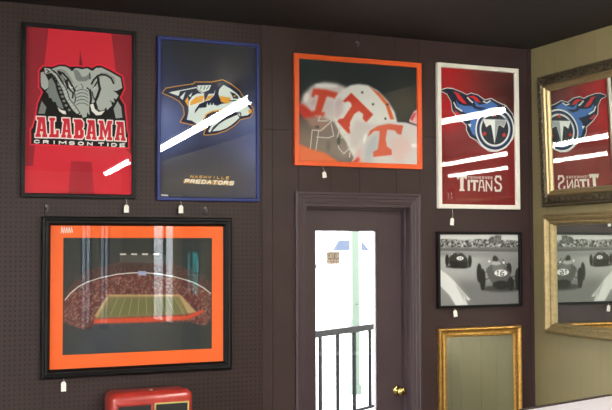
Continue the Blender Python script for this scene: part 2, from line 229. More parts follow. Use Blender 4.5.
  ('p',(204,44,46),[(1040,5942),(1301,5767),(1592,5592),(1372,5543),(1124,5695)],0),
  ('l',(222,226,224),95,[(986,6405),(1158,6112),(1566,5906)]),
  ('l',(222,226,224),95,[(1989,6777),(2224,6575),(2371,6494)]),
  ('l',(222,226,224),76,[(3164,6596),(3426,6514),(3691,6670)]),
  ('p',(222,226,224),[(1992,5106),(2251,5118),(2174,4893)],0),
  ('p',(222,226,224),[(5505,4921),(5483,4698),(5425,4479),(5332,4269),(5206,4074),(5051,3899),(4871,3748),(4671,3625),(4454,3532),(4228,3473),(3997,3447),(3767,3456),(3543,3499),(3332,3576),(3138,3683),(2966,3819),(2820,3980),(2704,4162),(2619,4361),(2569,4572),(2553,4790),(2574,5009),(2630,5225),(2719,5432),(2841,5625),(2991,5799),(3167,5951),(3364,6077),(3578,6172),(3803,6236),(4034,6266),(4265,6261),(4491,6221),(4705,6147),(4903,6041),(5080,5905),(5230,5744),(5350,5559),(5437,5357),(5489,5143)],0),
  ('p',(30,44,80),[(5395,4916),(5375,4709),(5321,4506),(5235,4312),(5119,4131),(4976,3969),(4809,3829),(4623,3715),(4422,3629),(4212,3573),(3998,3549),(3785,3558),(3578,3598),(3382,3668),(3202,3768),(3042,3894),(2907,4043),(2798,4212),(2720,4397),(2673,4592),(2659,4794),(2678,4998),(2730,5198),(2813,5390),(2926,5569),(3065,5731),(3229,5872),(3412,5988),(3610,6077),(3819,6135),(4033,6163),(4247,6158),(4456,6121),(4655,6053),(4838,5954),(5002,5829),(5141,5678),(5252,5508),(5333,5321),(5381,5122)],0),
  ('p',(140,160,180),[(5204,4908),(5187,4729),(5141,4554),(5067,4387),(4967,4231),(4843,4091),(4699,3970),(4539,3872),(4366,3797),(4185,3749),(4000,3728),(3816,3735),(3637,3770),(3468,3831),(3313,3916),(3175,4025),(3058,4154),(2964,4300),(2896,4459),(2856,4628),(2844,4803),(2860,4978),(2905,5151),(2977,5317),(3074,5472),(3195,5611),(3336,5733),(3494,5833),(3665,5909),(3846,5960),(4030,5983),(4215,5979),(4396,5947),(4567,5887),(4725,5803),(4866,5694),(4985,5565),(5081,5417),(5151,5256),(5192,5085)],0),
  ('p',(222,226,224),[(5150,4905),(5134,4735),(5089,4568),(5019,4408),(4923,4260),(4805,4126),(4668,4011),(4515,3916),(4350,3845),(4177,3799),(4001,3779),(3825,3786),(3655,3819),(3493,3877),(3345,3959),(3213,4063),(3101,4186),(3012,4325),(2947,4477),(2908,4638),(2897,4805),(2912,4973),(2955,5138),(3024,5296),(3117,5444),(3232,5577),(3367,5693),(3518,5789),(3681,5861),(3853,5910),(4030,5932),(4206,5928),(4378,5897),(4542,5840),(4692,5759),(4827,5656),(4941,5532),(5033,5392),(5099,5238),(5138,5074)],0),
  ('p',(38,46,56),[(5055,4901),(5040,4745),(4999,4592),(4935,4446),(4847,4310),(4739,4187),(4614,4081),(4474,3995),(4322,3930),(4164,3887),(4002,3869),(3841,3875),(3685,3905),(3536,3958),(3400,4033),(3279,4128),(3177,4241),(3095,4369),(3035,4508),(3000,4656),(2989,4809),(3004,4963),(3043,5114),(3106,5259),(3191,5395),(3297,5517),(3421,5623),(3559,5711),(3709,5778),(3867,5822),(4028,5842),(4190,5838),(4348,5810),(4498,5758),(4636,5684),(4759,5589),(4863,5475),(4947,5347),(5008,5206),(5044,5056)],0),
  ('p',(64,72,80),[(3075,5475),(4970,5567),(4812,5238),(3220,5163)],63),
  ('p',(222,226,224),[(3119,5464),(4938,5501),(4694,4988),(4429,5130),(4292,5124),(3980,3919),(3747,5124),(3596,5117),(3368,4953)],0),
  ('p',(150,156,158),[(4039,5458),(4892,5473),(4695,5039),(4429,5156),(4277,5149),(3989,3984)],0),
  ('p',(204,44,46),[(3237,4725),(3283,4605),(3418,4605),(3311,4519),(3346,4395),(3234,4462),(3121,4386),(3158,4512),(3054,4589),(3189,4600)],0),
  ('p',(204,44,46),[(4713,4712),(4760,4591),(4897,4591),(4788,4505),(4823,4380),(4709,4447),(4594,4370),(4632,4498),(4526,4575),(4663,4587)],0),
  ('p',(204,44,46),[(4030,5990),(4077,5869),(4213,5870),(4105,5783),(4140,5659),(4027,5725),(3912,5647),(3950,5775),(3845,5852),(3981,5864)],0),
  ('p',(214,206,196),[(1075,1889),(1917,1899),(1869,1595),(1650,1716),(1628,1037),(1743,876),(1289,867),(1393,1032),(1387,1709),(1210,1567)],0),
  ('p',(214,206,196),[(1943,1585),(2105,1589),(2097,896),(1935,893)],0),
  ('p',(214,206,196),[(2149,1590),(2742,1591),(2725,1427),(2533,1460),(2526,904),(2348,901),(2355,1456),(2162,1414)],0),
  ('l',(214,206,196),95,[(2763,897),(2876,1557),(3070,1561),(3166,905)]),
  ('l',(214,206,196),63,[(2811,1150),(3140,1157)]),
  ('l',(214,206,196),95,[(3316,908),(3324,1555),(3722,954),(3730,1565)]),
  ('l',(214,206,196),127,[(4427,1658),(4384,1849),(4081,1841),(4003,1660),(4076,1496),(4378,1350),(4451,1160),(4357,954),(4039,935),(3981,1150)]),
  ('l',(206,190,180),38,[(1960,1799),(2087,1801)]),
  ('l',(206,190,180),38,[(2023,1800),(2022,1674)]),
  ('l',(206,190,180),38,[(2299,1803),(2172,1802),(2170,1676),(2297,1677)]),
  ('l',(206,190,180),38,[(2171,1739),(2273,1740)]),
  ('l',(206,190,180),38,[(2382,1678),(2384,1804),(2510,1679),(2511,1806)]),
  ('l',(206,190,180),38,[(2595,1680),(2596,1807),(2723,1682),(2724,1809)]),
  ('l',(206,190,180),38,[(2938,1811),(2810,1810),(2808,1683),(2936,1684)]),
  ('l',(206,190,180),38,[(2809,1746),(2911,1748)]),
  ('l',(206,190,180),38,[(3152,1795),(3120,1813),(3055,1813),(3023,1787),(3023,1764),(3055,1749),(3119,1750),(3151,1735),(3151,1712),(3118,1687),(3054,1686),(3022,1705)]),
  ('l',(206,190,180),38,[(3366,1797),(3334,1816),(3270,1815),(3237,1790),(3237,1767),(3269,1752),(3334,1753),(3366,1738),(3365,1715),(3333,1689),(3268,1688),(3236,1707)]),
  ('l',(206,190,180),38,[(3582,1819),(3453,1818),(3451,1691),(3580,1692)]),
  ('l',(206,190,180),38,[(3452,1754),(3555,1755)]),
  ('l',(206,190,180),38,[(3798,1822),(3668,1820),(3666,1693),(3796,1695)]),
  ('l',(206,190,180),38,[(3667,1757),(3771,1758)]),
 ],
 'race':[
  ('g',(116,117,116),[(823,4333,(190,191,190),2509)]),
  ('p',(206,207,206),[(-178,4701),(6443,4666),(6433,3990),(-185,4084)],0),
  ('n',[(60,61,60),(205,206,205),(110,111,110),(160,161,160),(40,41,40)],[(-184,4115),(533,4146),(1692,4085),(3019,4148),(4519,4086),(6434,4055),(6427,3598),(-189,3616)],62),
  ('n',[(60,61,60),(100,101,100),(130,131,130)],[(3615,4086),(3768,4288),(4069,4314),(4221,4390),(4598,4366),(4593,3959),(3688,3896)],43),
  ('p',(104,105,104),[(-189,3628),(6427,3598),(6423,3316),(-191,3431)],31),
  ('p',(78,79,78),[(-191,3492),(6425,3444),(6423,3329),(-191,3418)],25),
  ('p',(134,135,134),[(-192,3406),(6422,3290),(6417,2930),(-195,3098)],94),
  ('p',(112,113,112),[(1155,1601),(6391,1200),(6367,-399),(2594,-296)],250),
  ('p',(216,217,216),[(-201,2483),(154,2233),(631,1918),(1082,1540),(1469,1112),(1873,718),(2264,367),(2087,309),(1797,534),(2112,-65),(1209,-41),(704,694),(-211,1499)],25),
  ('p',(176,177,176),[(1152,1353),(1469,1099),(2089,434),(1724,535),(1865,97),(1579,600)],25),
  ('p',(58,59,58),[(6079,975),(6002,913),(5783,861),(5444,822),(5018,802),(4549,801),(4084,821),(3666,858),(3337,909),(3126,969),(3055,1032),(3128,1093),(3340,1145),(3671,1183),(4089,1205),(4555,1206),(5024,1188),(5448,1152),(5787,1101),(6004,1040)],50),
  ('p',(34,35,34),[(3111,2010),(3100,1822),(3070,1653),(3026,1519),(2971,1433),(2911,1404),(2852,1435),(2799,1522),(2758,1657),(2733,1827),(2726,2015),(2738,2203),(2767,2372),(2811,2506),(2866,2592),(2926,2621),(2985,2591),(3038,2504),(3079,2369),(3104,2198)],18),
  ('p',(34,35,34),[(5353,2236),(5341,2115),(5310,2005),(5263,1918),(5205,1863),(5141,1844),(5078,1865),(5021,1921),(4977,2009),(4949,2119),(4941,2241),(4953,2363),(4983,2472),(5030,2559),(5088,2615),(5152,2633),(5215,2613),(5272,2557),(5316,2469),(5344,2359)],18),
  ('l',(50,51,50),56,[(3214,1883),(3819,2443),(4041,2251)]),
  ('l',(50,51,50),56,[(3284,1568),(3884,1748)]),
  ('l',(50,51,50),56,[(5103,2366),(4654,2879)]),
  ('l',(50,51,50),56,[(5706,1786),(5170,1730)]),
  ('l',(50,51,50),56,[(5779,1529),(5089,1413)]),
  ('l',(50,51,50),56,[(3734,1687),(4027,1178)]),
  ('p',(84,85,84),[(3442,2258),(3858,2569),(4574,2588),(4950,2336),(5250,1983),(5281,1537),(4933,1098),(4100,1050),(3805,1434),(3512,1879)],18),
  ('p',(108,109,108),[(3895,2568),(4498,2588),(4948,2177),(4491,2088),(3889,2126)],50),
  ('p',(28,29,28),[(5208,1220),(5175,1134),(5081,1058),(4935,999),(4753,963),(4552,953),(4351,971),(4171,1014),(4029,1078),(3938,1157),(3908,1243),(3940,1328),(4033,1404),(4177,1463),(4358,1500),(4559,1510),(4760,1493),(4942,1451),(5085,1387),(5177,1307)],18),
  ('p',(170,171,170),[(3790,2544),(3928,2758),(4349,2754),(4573,2550),(4195,2477)],25),
  ('p',(44,45,44),[(3898,2758),(3931,2979),(4053,3111),(4203,3072),(4321,2881),(4349,2729)],18),
  ('l',(60,61,60),43,[(4232,3009),(4875,2432)]),
  ('p',(215,216,215),[(3762,2734),(3758,2710),(3745,2689),(3725,2673),(3699,2662),(3672,2659),(3644,2663),(3619,2674),(3599,2691),(3587,2712),(3583,2735),(3587,2759),(3601,2780),(3621,2796),(3646,2807),(3674,2810),(3701,2806),(3726,2795),(3746,2778),(3758,2757)],12),
  ('p',(215,216,215),[(4848,2649),(4843,2625),(4830,2604),(4809,2587),(4784,2577),(4756,2573),(4728,2577),(4702,2588),(4682,2605),(4670,2627),(4666,2650),(4670,2674),(4684,2695),(4704,2712),(4730,2722),(4758,2726),(4786,2722),(4811,2711),(4831,2694),(4844,2672)],12),
  ('p',(30,31,30),[(3381,1592),(3368,1378),(3335,1186),(3285,1034),(3224,937),(3157,905),(3091,940),(3032,1039),(2986,1192),(2958,1385),(2950,1598),(2964,1811),(2997,2003),(3046,2155),(3107,2253),(3174,2286),(3241,2251),(3300,2152),(3345,1999),(3374,1805)],18),
  ('p',(30,31,30),[(6034,1589),(6020,1372),(5985,1177),(5933,1023),(5870,924),(5800,891),(5732,927),(5672,1027),(5625,1183),(5596,1379),(5588,1596),(5602,1813),(5637,2008),(5688,2162),(5752,2262),(5821,2295),(5889,2260),(5950,2159),(5997,2003),(6026,1807)],18),
  ('p',(30,31,30),[(5546,1304),(5530,1174),(5489,1058),(5427,966),(5350,908),(5265,889),(5180,911),(5104,972),(5045,1066),(5008,1183),(4996,1313),(5012,1442),(5052,1558),(5114,1650),(5191,1709),(5277,1728),(5361,1706),(5437,1645),(5497,1552),(5534,1434)],18),
  ('p',(222,223,222),[(5036,1986),(5011,1919),(4939,1860),(4827,1814),(4687,1785),(4533,1777),(4379,1789),(4240,1822),(4131,1871),(4061,1932),(4038,1998),(4063,2064),(4134,2123),(4245,2170),(4384,2199),(4538,2207),(4693,2195),(4832,2163),(4942,2114),(5013,2053)],12),
  ('l',(40,41,40),56,[(4250,2084),(4341,2134),(4292,1856)]),
  ('l',(40,41,40),56,[(4764,2116),(4613,2118),(4505,1992),(4519,1853),(4715,1838),(4777,1938),(4536,1992)]),
  ('p',(60,61,60),[(2333,2420),(2285,2386),(2149,2356),(1938,2333),(1673,2320),(1381,2318),(1089,2327),(827,2345),(620,2372),(488,2404),(443,2439),(489,2473),(622,2503),(829,2526),(1092,2539),(1383,2542),(1676,2533),(1940,2515),(2151,2488),(2286,2455)],31),
  ('p',(32,33,32),[(713,2833),(705,2722),(685,2622),(653,2543),(615,2492),(572,2475),(530,2493),(493,2544),(463,2624),(445,2724),(440,2835),(447,2946),(468,3045),(499,3125),(538,3175),(580,3193),(622,3175),(660,3124),(689,3044),(708,2944)],18),
  ('p',(32,33,32),[(2374,2770),(2365,2658),(2344,2557),(2313,2477),(2273,2426),(2230,2409),(2187,2427),(2148,2479),(2118,2559),(2100,2660),(2094,2772),(2103,2884),(2124,2985),(2155,3065),(2195,3116),(2238,3134),(2281,3116),(2320,3064),(2350,2983),(2368,2882)],18),
  ('p',(50,51,50),[(700,2969),(956,3215),(1246,3301),(1683,3274),(2045,2960),(2113,2522),(1818,2338),(946,2385),(703,2598)],18),
  ('p',(32,33,32),[(806,2782),(2042,2710),(1964,2312),(874,2373)],25),
  ('p',(222,223,222),[(1774,2943),(1761,2905),(1724,2870),(1668,2843),(1596,2826),(1517,2820),(1439,2827),(1368,2845),(1312,2873),(1276,2908),(1264,2947),(1277,2985),(1314,3019),(1370,3046),(1441,3064),(1520,3069),(1599,3063),(1670,3045),(1726,3017),(1762,2982)],12),
  ('l',(60,61,60),43,[(1461,3001),(1460,2877)]),
  ('l',(60,61,60),43,[(1607,3000),(1605,2876)]),
  ('p',(120,121,120),[(1508,3312),(1501,3281),(1480,3254),(1447,3232),(1407,3218),(1362,3213),(1317,3218),(1276,3233),(1245,3255),(1224,3283),(1217,3314),(1225,3344),(1246,3372),(1278,3394),(1319,3408),(1364,3412),(1409,3407),(1449,3393),(1481,3371),(1502,3343)],18),
  ('p',(160,161,160),[(999,3215),(995,3196),(985,3179),(969,3165),(948,3156),(926,3154),(904,3157),(884,3166),(868,3179),(858,3197),(854,3216),(858,3235),(868,3252),(885,3266),(905,3275),(927,3278),(950,3274),(970,3266),(986,3252),(996,3234)],12),
 ],
 'mat':[
  ('g',(42,48,48),[(4028,1172,(66,70,72),1942),(1975,450,(56,62,70),1078)]),
  ('n',[(96,52,48),(120,60,54),(70,50,48),(140,110,100),(84,40,38)],[(-38,2885),(374,3400),(1243,3807),(2868,4183),(4291,4218),(6012,4004),(7173,3683),(8219,3025),(8279,1689),(7813,1260),(6832,1513),(1755,1570),(1122,1275),(-30,1733)],64),
  ('n',[(70,46,44),(50,46,46),(94,60,54)],[(63,3302),(1239,4443),(2865,4853),(4288,4950),(6027,4717),(7288,4262),(8278,3581),(8278,3024),(7173,3683),(6012,4004),(4291,4218),(2868,4183),(1243,3807),(169,3037)],53),
  ('p',(74,74,72),[(3027,4852),(3025,5282),(5573,5214),(5574,4721)],32),
  ('p',(206,206,198),[(3025,5314),(3352,5307),(3353,5227),(3026,5234)],10),
  ('p',(206,206,198),[(3626,5311),(3956,5304),(3956,5223),(3626,5230)],10),
  ('p',(206,206,198),[(4232,5308),(4564,5301),(4565,5220),(4232,5227)],10),
  ('p',(206,206,198),[(4843,5305),(5179,5298),(5179,5216),(4843,5224)],10),
  ('p',(120,110,72),[(2480,3050),(6304,2967),(6803,1927),(1743,1862)],32),
  ('p',(104,104,66),[(2658,2928),(6145,2850),(6488,2045),(2126,1983)],53),
  ('p',(176,150,104),[(2173,3126),(6372,3037),(6315,2934),(2442,3008)],21),
  ('p',(172,150,108),[(6258,3012),(6429,2986),(7291,2050),(6832,1953)],21),
  ('p',(172,150,108),[(2480,3050),(2281,2990),(1646,1997),(1807,1886)],32),
  ('p',(196,72,44),[(1647,1838),(6774,1872),(7696,2177),(7754,2037),(6832,1651),(4689,1582),(1649,1605)],21),
  ('l',(214,214,206),48,[(118,2881),(376,3216),(792,3561),(1243,3796),(1954,4019),(2868,4199),(3576,4254),(4291,4267),(5126,4191),(6012,4026),(6713,3828),(7173,3677),(7694,3391),(8138,3060)]),
  ('p',(150,160,196),[(4015,4357),(4457,4341),(4458,4113),(4016,4129)],10),
  ('l',(170,168,140),18,[(2928,2949),(2501,2004)]),
  ('l',(170,168,140),18,[(3309,2940),(2998,2003)]),
  ('l',(170,168,140),18,[(3691,2932),(3498,2001)]),
  ('l',(170,168,140),18,[(4076,2923),(4002,2000)]),
  ('l',(170,168,140),18,[(4462,2915),(4510,1999)]),
  ('l',(170,168,140),18,[(4851,2906),(5022,1997)]),
  ('l',(170,168,140),18,[(5243,2897),(5537,1996)]),
  ('l',(170,168,140),18,[(5636,2888),(6057,1995)]),
  ('l',(170,168,140),18,[(6032,2880),(6580,1993)]),
 ],
}

# ------------------------------------------------------------------ helpers
def lin(c):
    out=[]
    for v in c[:3]:
        v=v/255.0
        out.append(v/12.92 if v<=.04045 else ((v+.055)/1.055)**2.4)
    return (*out,1.0)
def mat(name,c,rough=.6,metal=0,var=.0,scale=20,bump=0,spec=.5,coat=0):
    m=bpy.data.materials.new(name); m.use_nodes=True
    nt=m.node_tree; b=nt.nodes['Principled BSDF']; L=lin(c)
    b.inputs['Roughness'].default_value=rough; b.inputs['Metallic'].default_value=metal
    b.inputs['Specular IOR Level'].default_value=spec; b.inputs['Coat Weight'].default_value=coat
    tc=nt.nodes.new('ShaderNodeTexCoord'); n=nt.nodes.new('ShaderNodeTexNoise')
    n.inputs['Scale'].default_value=scale; n.inputs['Detail'].default_value=4
    nt.links.new(tc.outputs['Object'],n.inputs['Vector'])
    r=nt.nodes.new('ShaderNodeValToRGB')
    r.color_ramp.elements[0].position=.3; r.color_ramp.elements[1].position=.7
    r.color_ramp.elements[0].color=(*[v*(1-var) for v in L[:3]],1)
    r.color_ramp.elements[1].color=(*[min(1,v*(1+var)) for v in L[:3]],1)
    nt.links.new(n.outputs['Fac'],r.inputs['Fac']); nt.links.new(r.outputs['Color'],b.inputs['Base Color'])
    if bump:
        bp=nt.nodes.new('ShaderNodeBump'); bp.inputs['Strength'].default_value=bump; bp.inputs['Distance'].default_value=.004
        nt.links.new(n.outputs['Fac'],bp.inputs['Height']); nt.links.new(bp.outputs['Normal'],b.inputs['Normal'])
    return m
def glass(name,tint=(255,255,255),k=2.0):
    m=bpy.data.materials.new(name); m.use_nodes=True; nt=m.node_tree
    for n in list(nt.nodes): nt.nodes.remove(n)
    o=nt.nodes.new('ShaderNodeOutputMaterial'); mx=nt.nodes.new('ShaderNodeMixShader')
    t=nt.nodes.new('ShaderNodeBsdfTransparent'); g=nt.nodes.new('ShaderNodeBsdfGlossy'); ge=nt.nodes.new('ShaderNodeNewGeometry'); dt=nt.nodes.new('ShaderNodeVectorMath'); dt.operation='DOT_PRODUCT'
    mu=nt.nodes.new('ShaderNodeMath'); mu.operation='MULTIPLY'; mu.inputs[1].default_value=k; mu.use_clamp=True
    t.inputs['Color'].default_value=lin(tint); g.inputs['Roughness'].default_value=0.0
    # Schlick reflectance, the same from both faces of the thin sheet
    nt.links.new(ge.outputs['Normal'],dt.inputs[0]); nt.links.new(ge.outputs['Incoming'],dt.inputs[1])
    def mth(op,a,b):
        n=nt.nodes.new('ShaderNodeMath'); n.operation=op
        for i_,v_ in enumerate((a,b)):
            if hasattr(v_,'links'): nt.links.new(v_,n.inputs[i_])
            elif v_ is not None: n.inputs[i_].default_value=v_
        return n.outputs[0]
    ab=mth('ABSOLUTE',dt.outputs['Value'],None); p5=mth('POWER',mth('SUBTRACT',1.0,ab),5.0)
    nt.links.new(mth('ADD',mth('MULTIPLY',p5,.96),.04),mu.inputs[0]); nt.links.new(mu.outputs[0],mx.inputs[0])
    nt.links.new(t.outputs[0],mx.inputs[1]); nt.links.new(g.outputs[0],mx.inputs[2]); nt.links.new(mx.outputs[0],o.inputs[0])
    return m
def emis(name,c,s):
    m=bpy.data.materials.new(name); m.use_nodes=True; nt=m.node_tree
    b=nt.nodes['Principled BSDF']; b.inputs['Base Color'].default_value=lin((230,230,230))
    b.inputs['Emission Color'].default_value=lin(c); b.inputs['Emission Strength'].default_value=s
    return m
def link(name,me,m=None,parent=None):
    o=bpy.data.objects.new(name,me); col.objects.link(o)
    if m is not None:
        for k in (m if isinstance(m,(list,tuple)) else [m]): me.materials.append(k)
    if parent: o.parent=parent
    return o
def fin(name,bm,m,parent=None,smooth=False,bevel=0):
    me=bpy.data.meshes.new(name); bmesh.ops.recalc_face_normals(bm,faces=bm.faces); bm.to_mesh(me); bm.free()
    if smooth:
        for p in me.polygons: p.use_smooth=True
    o=link(name,me,m,parent)
    if bevel:
        b=o.modifiers.new('bevel','BEVEL'); b.width=bevel; b.segments=2; b.limit_method='ANGLE'
    return o
def box(bm,x0,x1,y0,y1,z0,z1,mi=0):
    v=[bm.verts.new((x,y,z)) for x in (x0,x1) for y in (y0,y1) for z in (z0,z1)]
    for f in ((0,1,3,2),(4,6,7,5),(0,4,5,1),(2,3,7,6),(0,2,6,4),(1,5,7,3)):
        bm.faces.new([v[i] for i in f]).material_index=mi
    return v
def tube(bm,pts,r,n=8,cap=True):
    pts=[Vector(p) for p in pts]; rings=[]
    for i,p in enumerate(pts):
        d=(pts[min(i+1,len(pts)-1)]-pts[max(i-1,0)]).normalized()
        a=d.cross(Vector((0,0,1)));
        if a.length<1e-3: a=d.cross(Vector((1,0,0)))
        a.normalize(); b=d.cross(a); rr=r[i] if isinstance(r,(list,tuple)) else r
        rings.append([bm.verts.new(p+(a*math.cos(2*math.pi*k/n)+b*math.sin(2*math.pi*k/n))*rr) for k in range(n)])
    for A,B in zip(rings,rings[1:]):
        for k in range(n): bm.faces.new((A[k],A[(k+1)%n],B[(k+1)%n],B[k]))
    if cap: bm.faces.new(rings[0]); bm.faces.new(rings[-1][::-1])
def lathe(bm,prof,n=24,axis='y',c=(0,0,0)):
    rings=[]
    for r,h in prof:
        ring=[]
        for k in range(n):
            a=2*math.pi*k/n; u,v=r*math.cos(a),r*math.sin(a)
            p={'y':(u,h,v),'z':(u,v,h),'x':(h,u,v)}[axis]
            ring.append(bm.verts.new((p[0]+c[0],p[1]+c[1],p[2]+c[2])))
        rings.append(ring)
    for A,B in zip(rings,rings[1:]):
        for k in range(n): bm.faces.new((A[k],A[(k+1)%n],B[(k+1)%n],B[k]))
    bm.faces.new(rings[0]); bm.faces.new(rings[-1][::-1])
def blob(bm,c,r,rot=0):
    g=bmesh.ops.create_icosphere(bm,subdivisions=2,radius=1)['verts']
    M=Matrix.Translation(c)@Matrix.Rotation(rot,4,'Y')@Matrix.Diagonal((*r,1))
    for v in g: v.co=M@v.co
def thing(name,label,cat,loc,group=None,rot=(0,0,0)):
    o=bpy.data.objects.new(name,None); col.objects.link(o); o.empty_display_size=.1
    o.location=loc; o.rotation_euler=rot; o['label']=label; o['category']=cat
    if group: o['group']=group
    return o
def tag(o,label,cat,group=None):
    o['label']=label; o['category']=cat
    if group: o['group']=group
    return o
def struct(o): o['kind']='structure'; return o
# sweep a moulding profile [(inward u, forward d)] round a rectangle, front faces -y
def moulding(bm,x0,x1,z0,z1,prof):
    rings=[]
    for u,d in prof:
        rings.append([bm.verts.new(p) for p in ((x0+u,-d,z0+u),(x1-u,-d,z0+u),(x1-u,-d,z1-u),(x0+u,-d,z1-u))])
    rings.append(rings[0])
    for A,B in zip(rings,rings[1:]):
        for k in range(4): bm.faces.new((A[k],A[(k+1)%4],B[(k+1)%4],B[k]))
def plane(name,x0,x1,z0,z1,y,m,parent):
    bm=bmesh.new(); box(bm,x0,x1,y,y+.002,z0,z1); return fin(name,bm,m,parent)
# ------------------------------------------------------------------ printed pictures: colours of the print held per grid point
class Print:
    def __init__(s,w,h,mx,mz,step,base):
        s.w,s.h,s.mx,s.mz=w,h,mx,mz
        s.nx=int((w+2*mx)/step)+1; s.nz=int((h+2*mz)/step)+1
        s.xs=np.linspace(-mx,w+mx,s.nx); s.zs=np.linspace(-mz,h+mz,s.nz)
        s.X,s.Z=np.meshgrid(s.xs,s.zs); s.step=(s.xs[1]-s.xs[0],s.zs[1]-s.zs[0])
        s.c=np.zeros((s.nz,s.nx,3))+np.array(base,float)
    def blur(s,a,r):
        k=int(round(r/s.step[0]))
        if k<1: return a
        for _ in range(2):
            for ax in (0,1):
                p=np.pad(a,[(k+1,k) if i==ax else (0,0) for i in (0,1)],mode='edge').cumsum(axis=ax)
                n=a.shape[ax]; hi=np.take(p,range(2*k+1,2*k+1+n),axis=ax); lo=np.take(p,range(0,n),axis=ax)
                a=(hi-lo)/(2*k+1)
        return a
    def cover(s,pts,blur=0):
        P=np.array(pts,float)*1e-4; x0,z0=P.min(0); x1,z1=P.max(0)
        m=np.zeros((s.nz,s.nx)); pad=max(s.step)
        ix=np.where((s.xs>=x0-pad)&(s.xs<=x1+pad))[0]; iz=np.where((s.zs>=z0-pad)&(s.zs<=z1+pad))[0]
        if len(ix) and len(iz):
            sub=np.zeros((len(iz),len(ix))); XX,ZZ=np.meshgrid(s.xs[ix],s.zs[iz]); N=3
            for a in range(N):
                for b in range(N):
                    xx=XX+((a+.5)/N-.5)*s.step[0]; zz=ZZ+((b+.5)/N-.5)*s.step[1]; ins=np.zeros(xx.shape,bool)
                    for (xa,za),(xb,zb) in zip(P,np.roll(P,-1,0)):
                        if za==zb: continue
                        ins^=((za>zz)!=(zb>zz))&(xx<(xb-xa)*(zz-za)/(zb-za)+xa)
                    sub+=ins
            m[np.ix_(iz,ix)]=sub/N/N
        return s.blur(m,blur*1e-4) if blur else m
    def lay(s,m,c): s.c=s.c*(1-m[...,None])+np.array(c,float)*m[...,None]
    def run(s,ops):
        for op in ops:
            if op[0]=='g':
                s.c[:]=op[1]
                for x,z,c,r in op[2]:
                    m=np.exp(-(((s.X-x*1e-4)**2+(s.Z-z*1e-4)**2)/(2*(r*1e-4)**2))); s.lay(m,c)
            elif op[0]=='p': s.lay(s.cover(op[2],op[3]),op[1])
            elif op[0]=='l':
                w=op[2]/2; m=np.zeros((s.nz,s.nx))
                for (xa,za),(xb,zb) in zip(op[3],op[3][1:]):
                    d=Vector((xb-xa,zb-za)); 
                    if d.length<1: continue
                    d.normalize(); n=Vector((-d.y,d.x))*w; e=d*w*.7
                    q=[(xa-e.x+n.x,za-e.y+n.y),(xb+e.x+n.x,zb+e.y+n.y),(xb+e.x-n.x,zb+e.y-n.y),(xa-e.x-n.x,za-e.y-n.y)]
                    m=np.maximum(m,s.cover(q))
                s.lay(m,op[1])
            elif op[0]=='n':
                m=s.cover(op[2],30); g=np.random.RandomState(len(op[2])+5)
                k=max(1,int(round(op[3]*1e-4/s.step[0]))); a=g.randint(0,len(op[1]),(s.nz//k+2,s.nx//k+2))
                a=np.repeat(np.repeat(a,k,0),k,1)[:s.nz,:s.nx]
                cc=np.array(op[1],float)[a]
                for q in range(3): cc[...,q]=s.blur(cc[...,q],s.step[0]*1.01)
                s.c=s.c*(1-m[...,None])+cc*m[...,None]
    def mesh(s,name,m,parent,ox,oz,y,scale):
        nx,nz=s.nx,s.nz; co=np.zeros((nz,nx,3)); co[...,0]=s.X*scale+ox; co[...,1]=y; co[...,2]=s.Z*scale+oz
        i=np.arange(nx*nz).reshape(nz,nx); q=np.stack([i[:-1,:-1],i[:-1,1:],i[1:,1:],i[1:,:-1]],-1).reshape(-1,4)
        me=bpy.data.meshes.new(name); me.vertices.add(nx*nz); me.vertices.foreach_set('co',co.reshape(-1))
        me.loops.add(q.size); me.loops.foreach_set('vertex_index',q.reshape(-1).astype(np.int32))
        me.polygons.add(len(q)); me.polygons.foreach_set('loop_start',np.arange(0,q.size,4,dtype=np.int32))
        me.update(calc_edges=True)
        v=s.c/255.; L=np.where(v<=.04045,v/12.92,((v+.055)/1.055)**2.4)
        a=me.color_attributes.new('ink','FLOAT_COLOR','POINT'); a.data.foreach_set('color',np.concatenate([L,np.ones((nz,nx,1))],-1).reshape(-1).astype(np.float32))
        return link(name,me,m,parent)
def ink_mat(gain=1.0):
    m=bpy.data.materials.new('printed_ink'); m.use_nodes=True; nt=m.node_tree; b=nt.nodes['Principled BSDF']
    a=nt.nodes.new('ShaderNodeAttribute'); a.attribute_name='ink'
    g=nt.nodes.new('ShaderNodeVectorMath'); g.operation='SCALE'; g.inputs[3].default_value=gain
    nt.links.new(a.outputs['Color'],g.inputs[0]); nt.links.new(g.outputs[0],b.inputs['Base Color'])
    b.inputs['Roughness'].default_value=.7; b.inputs['Specular IOR Level'].default_value=.2
    return m
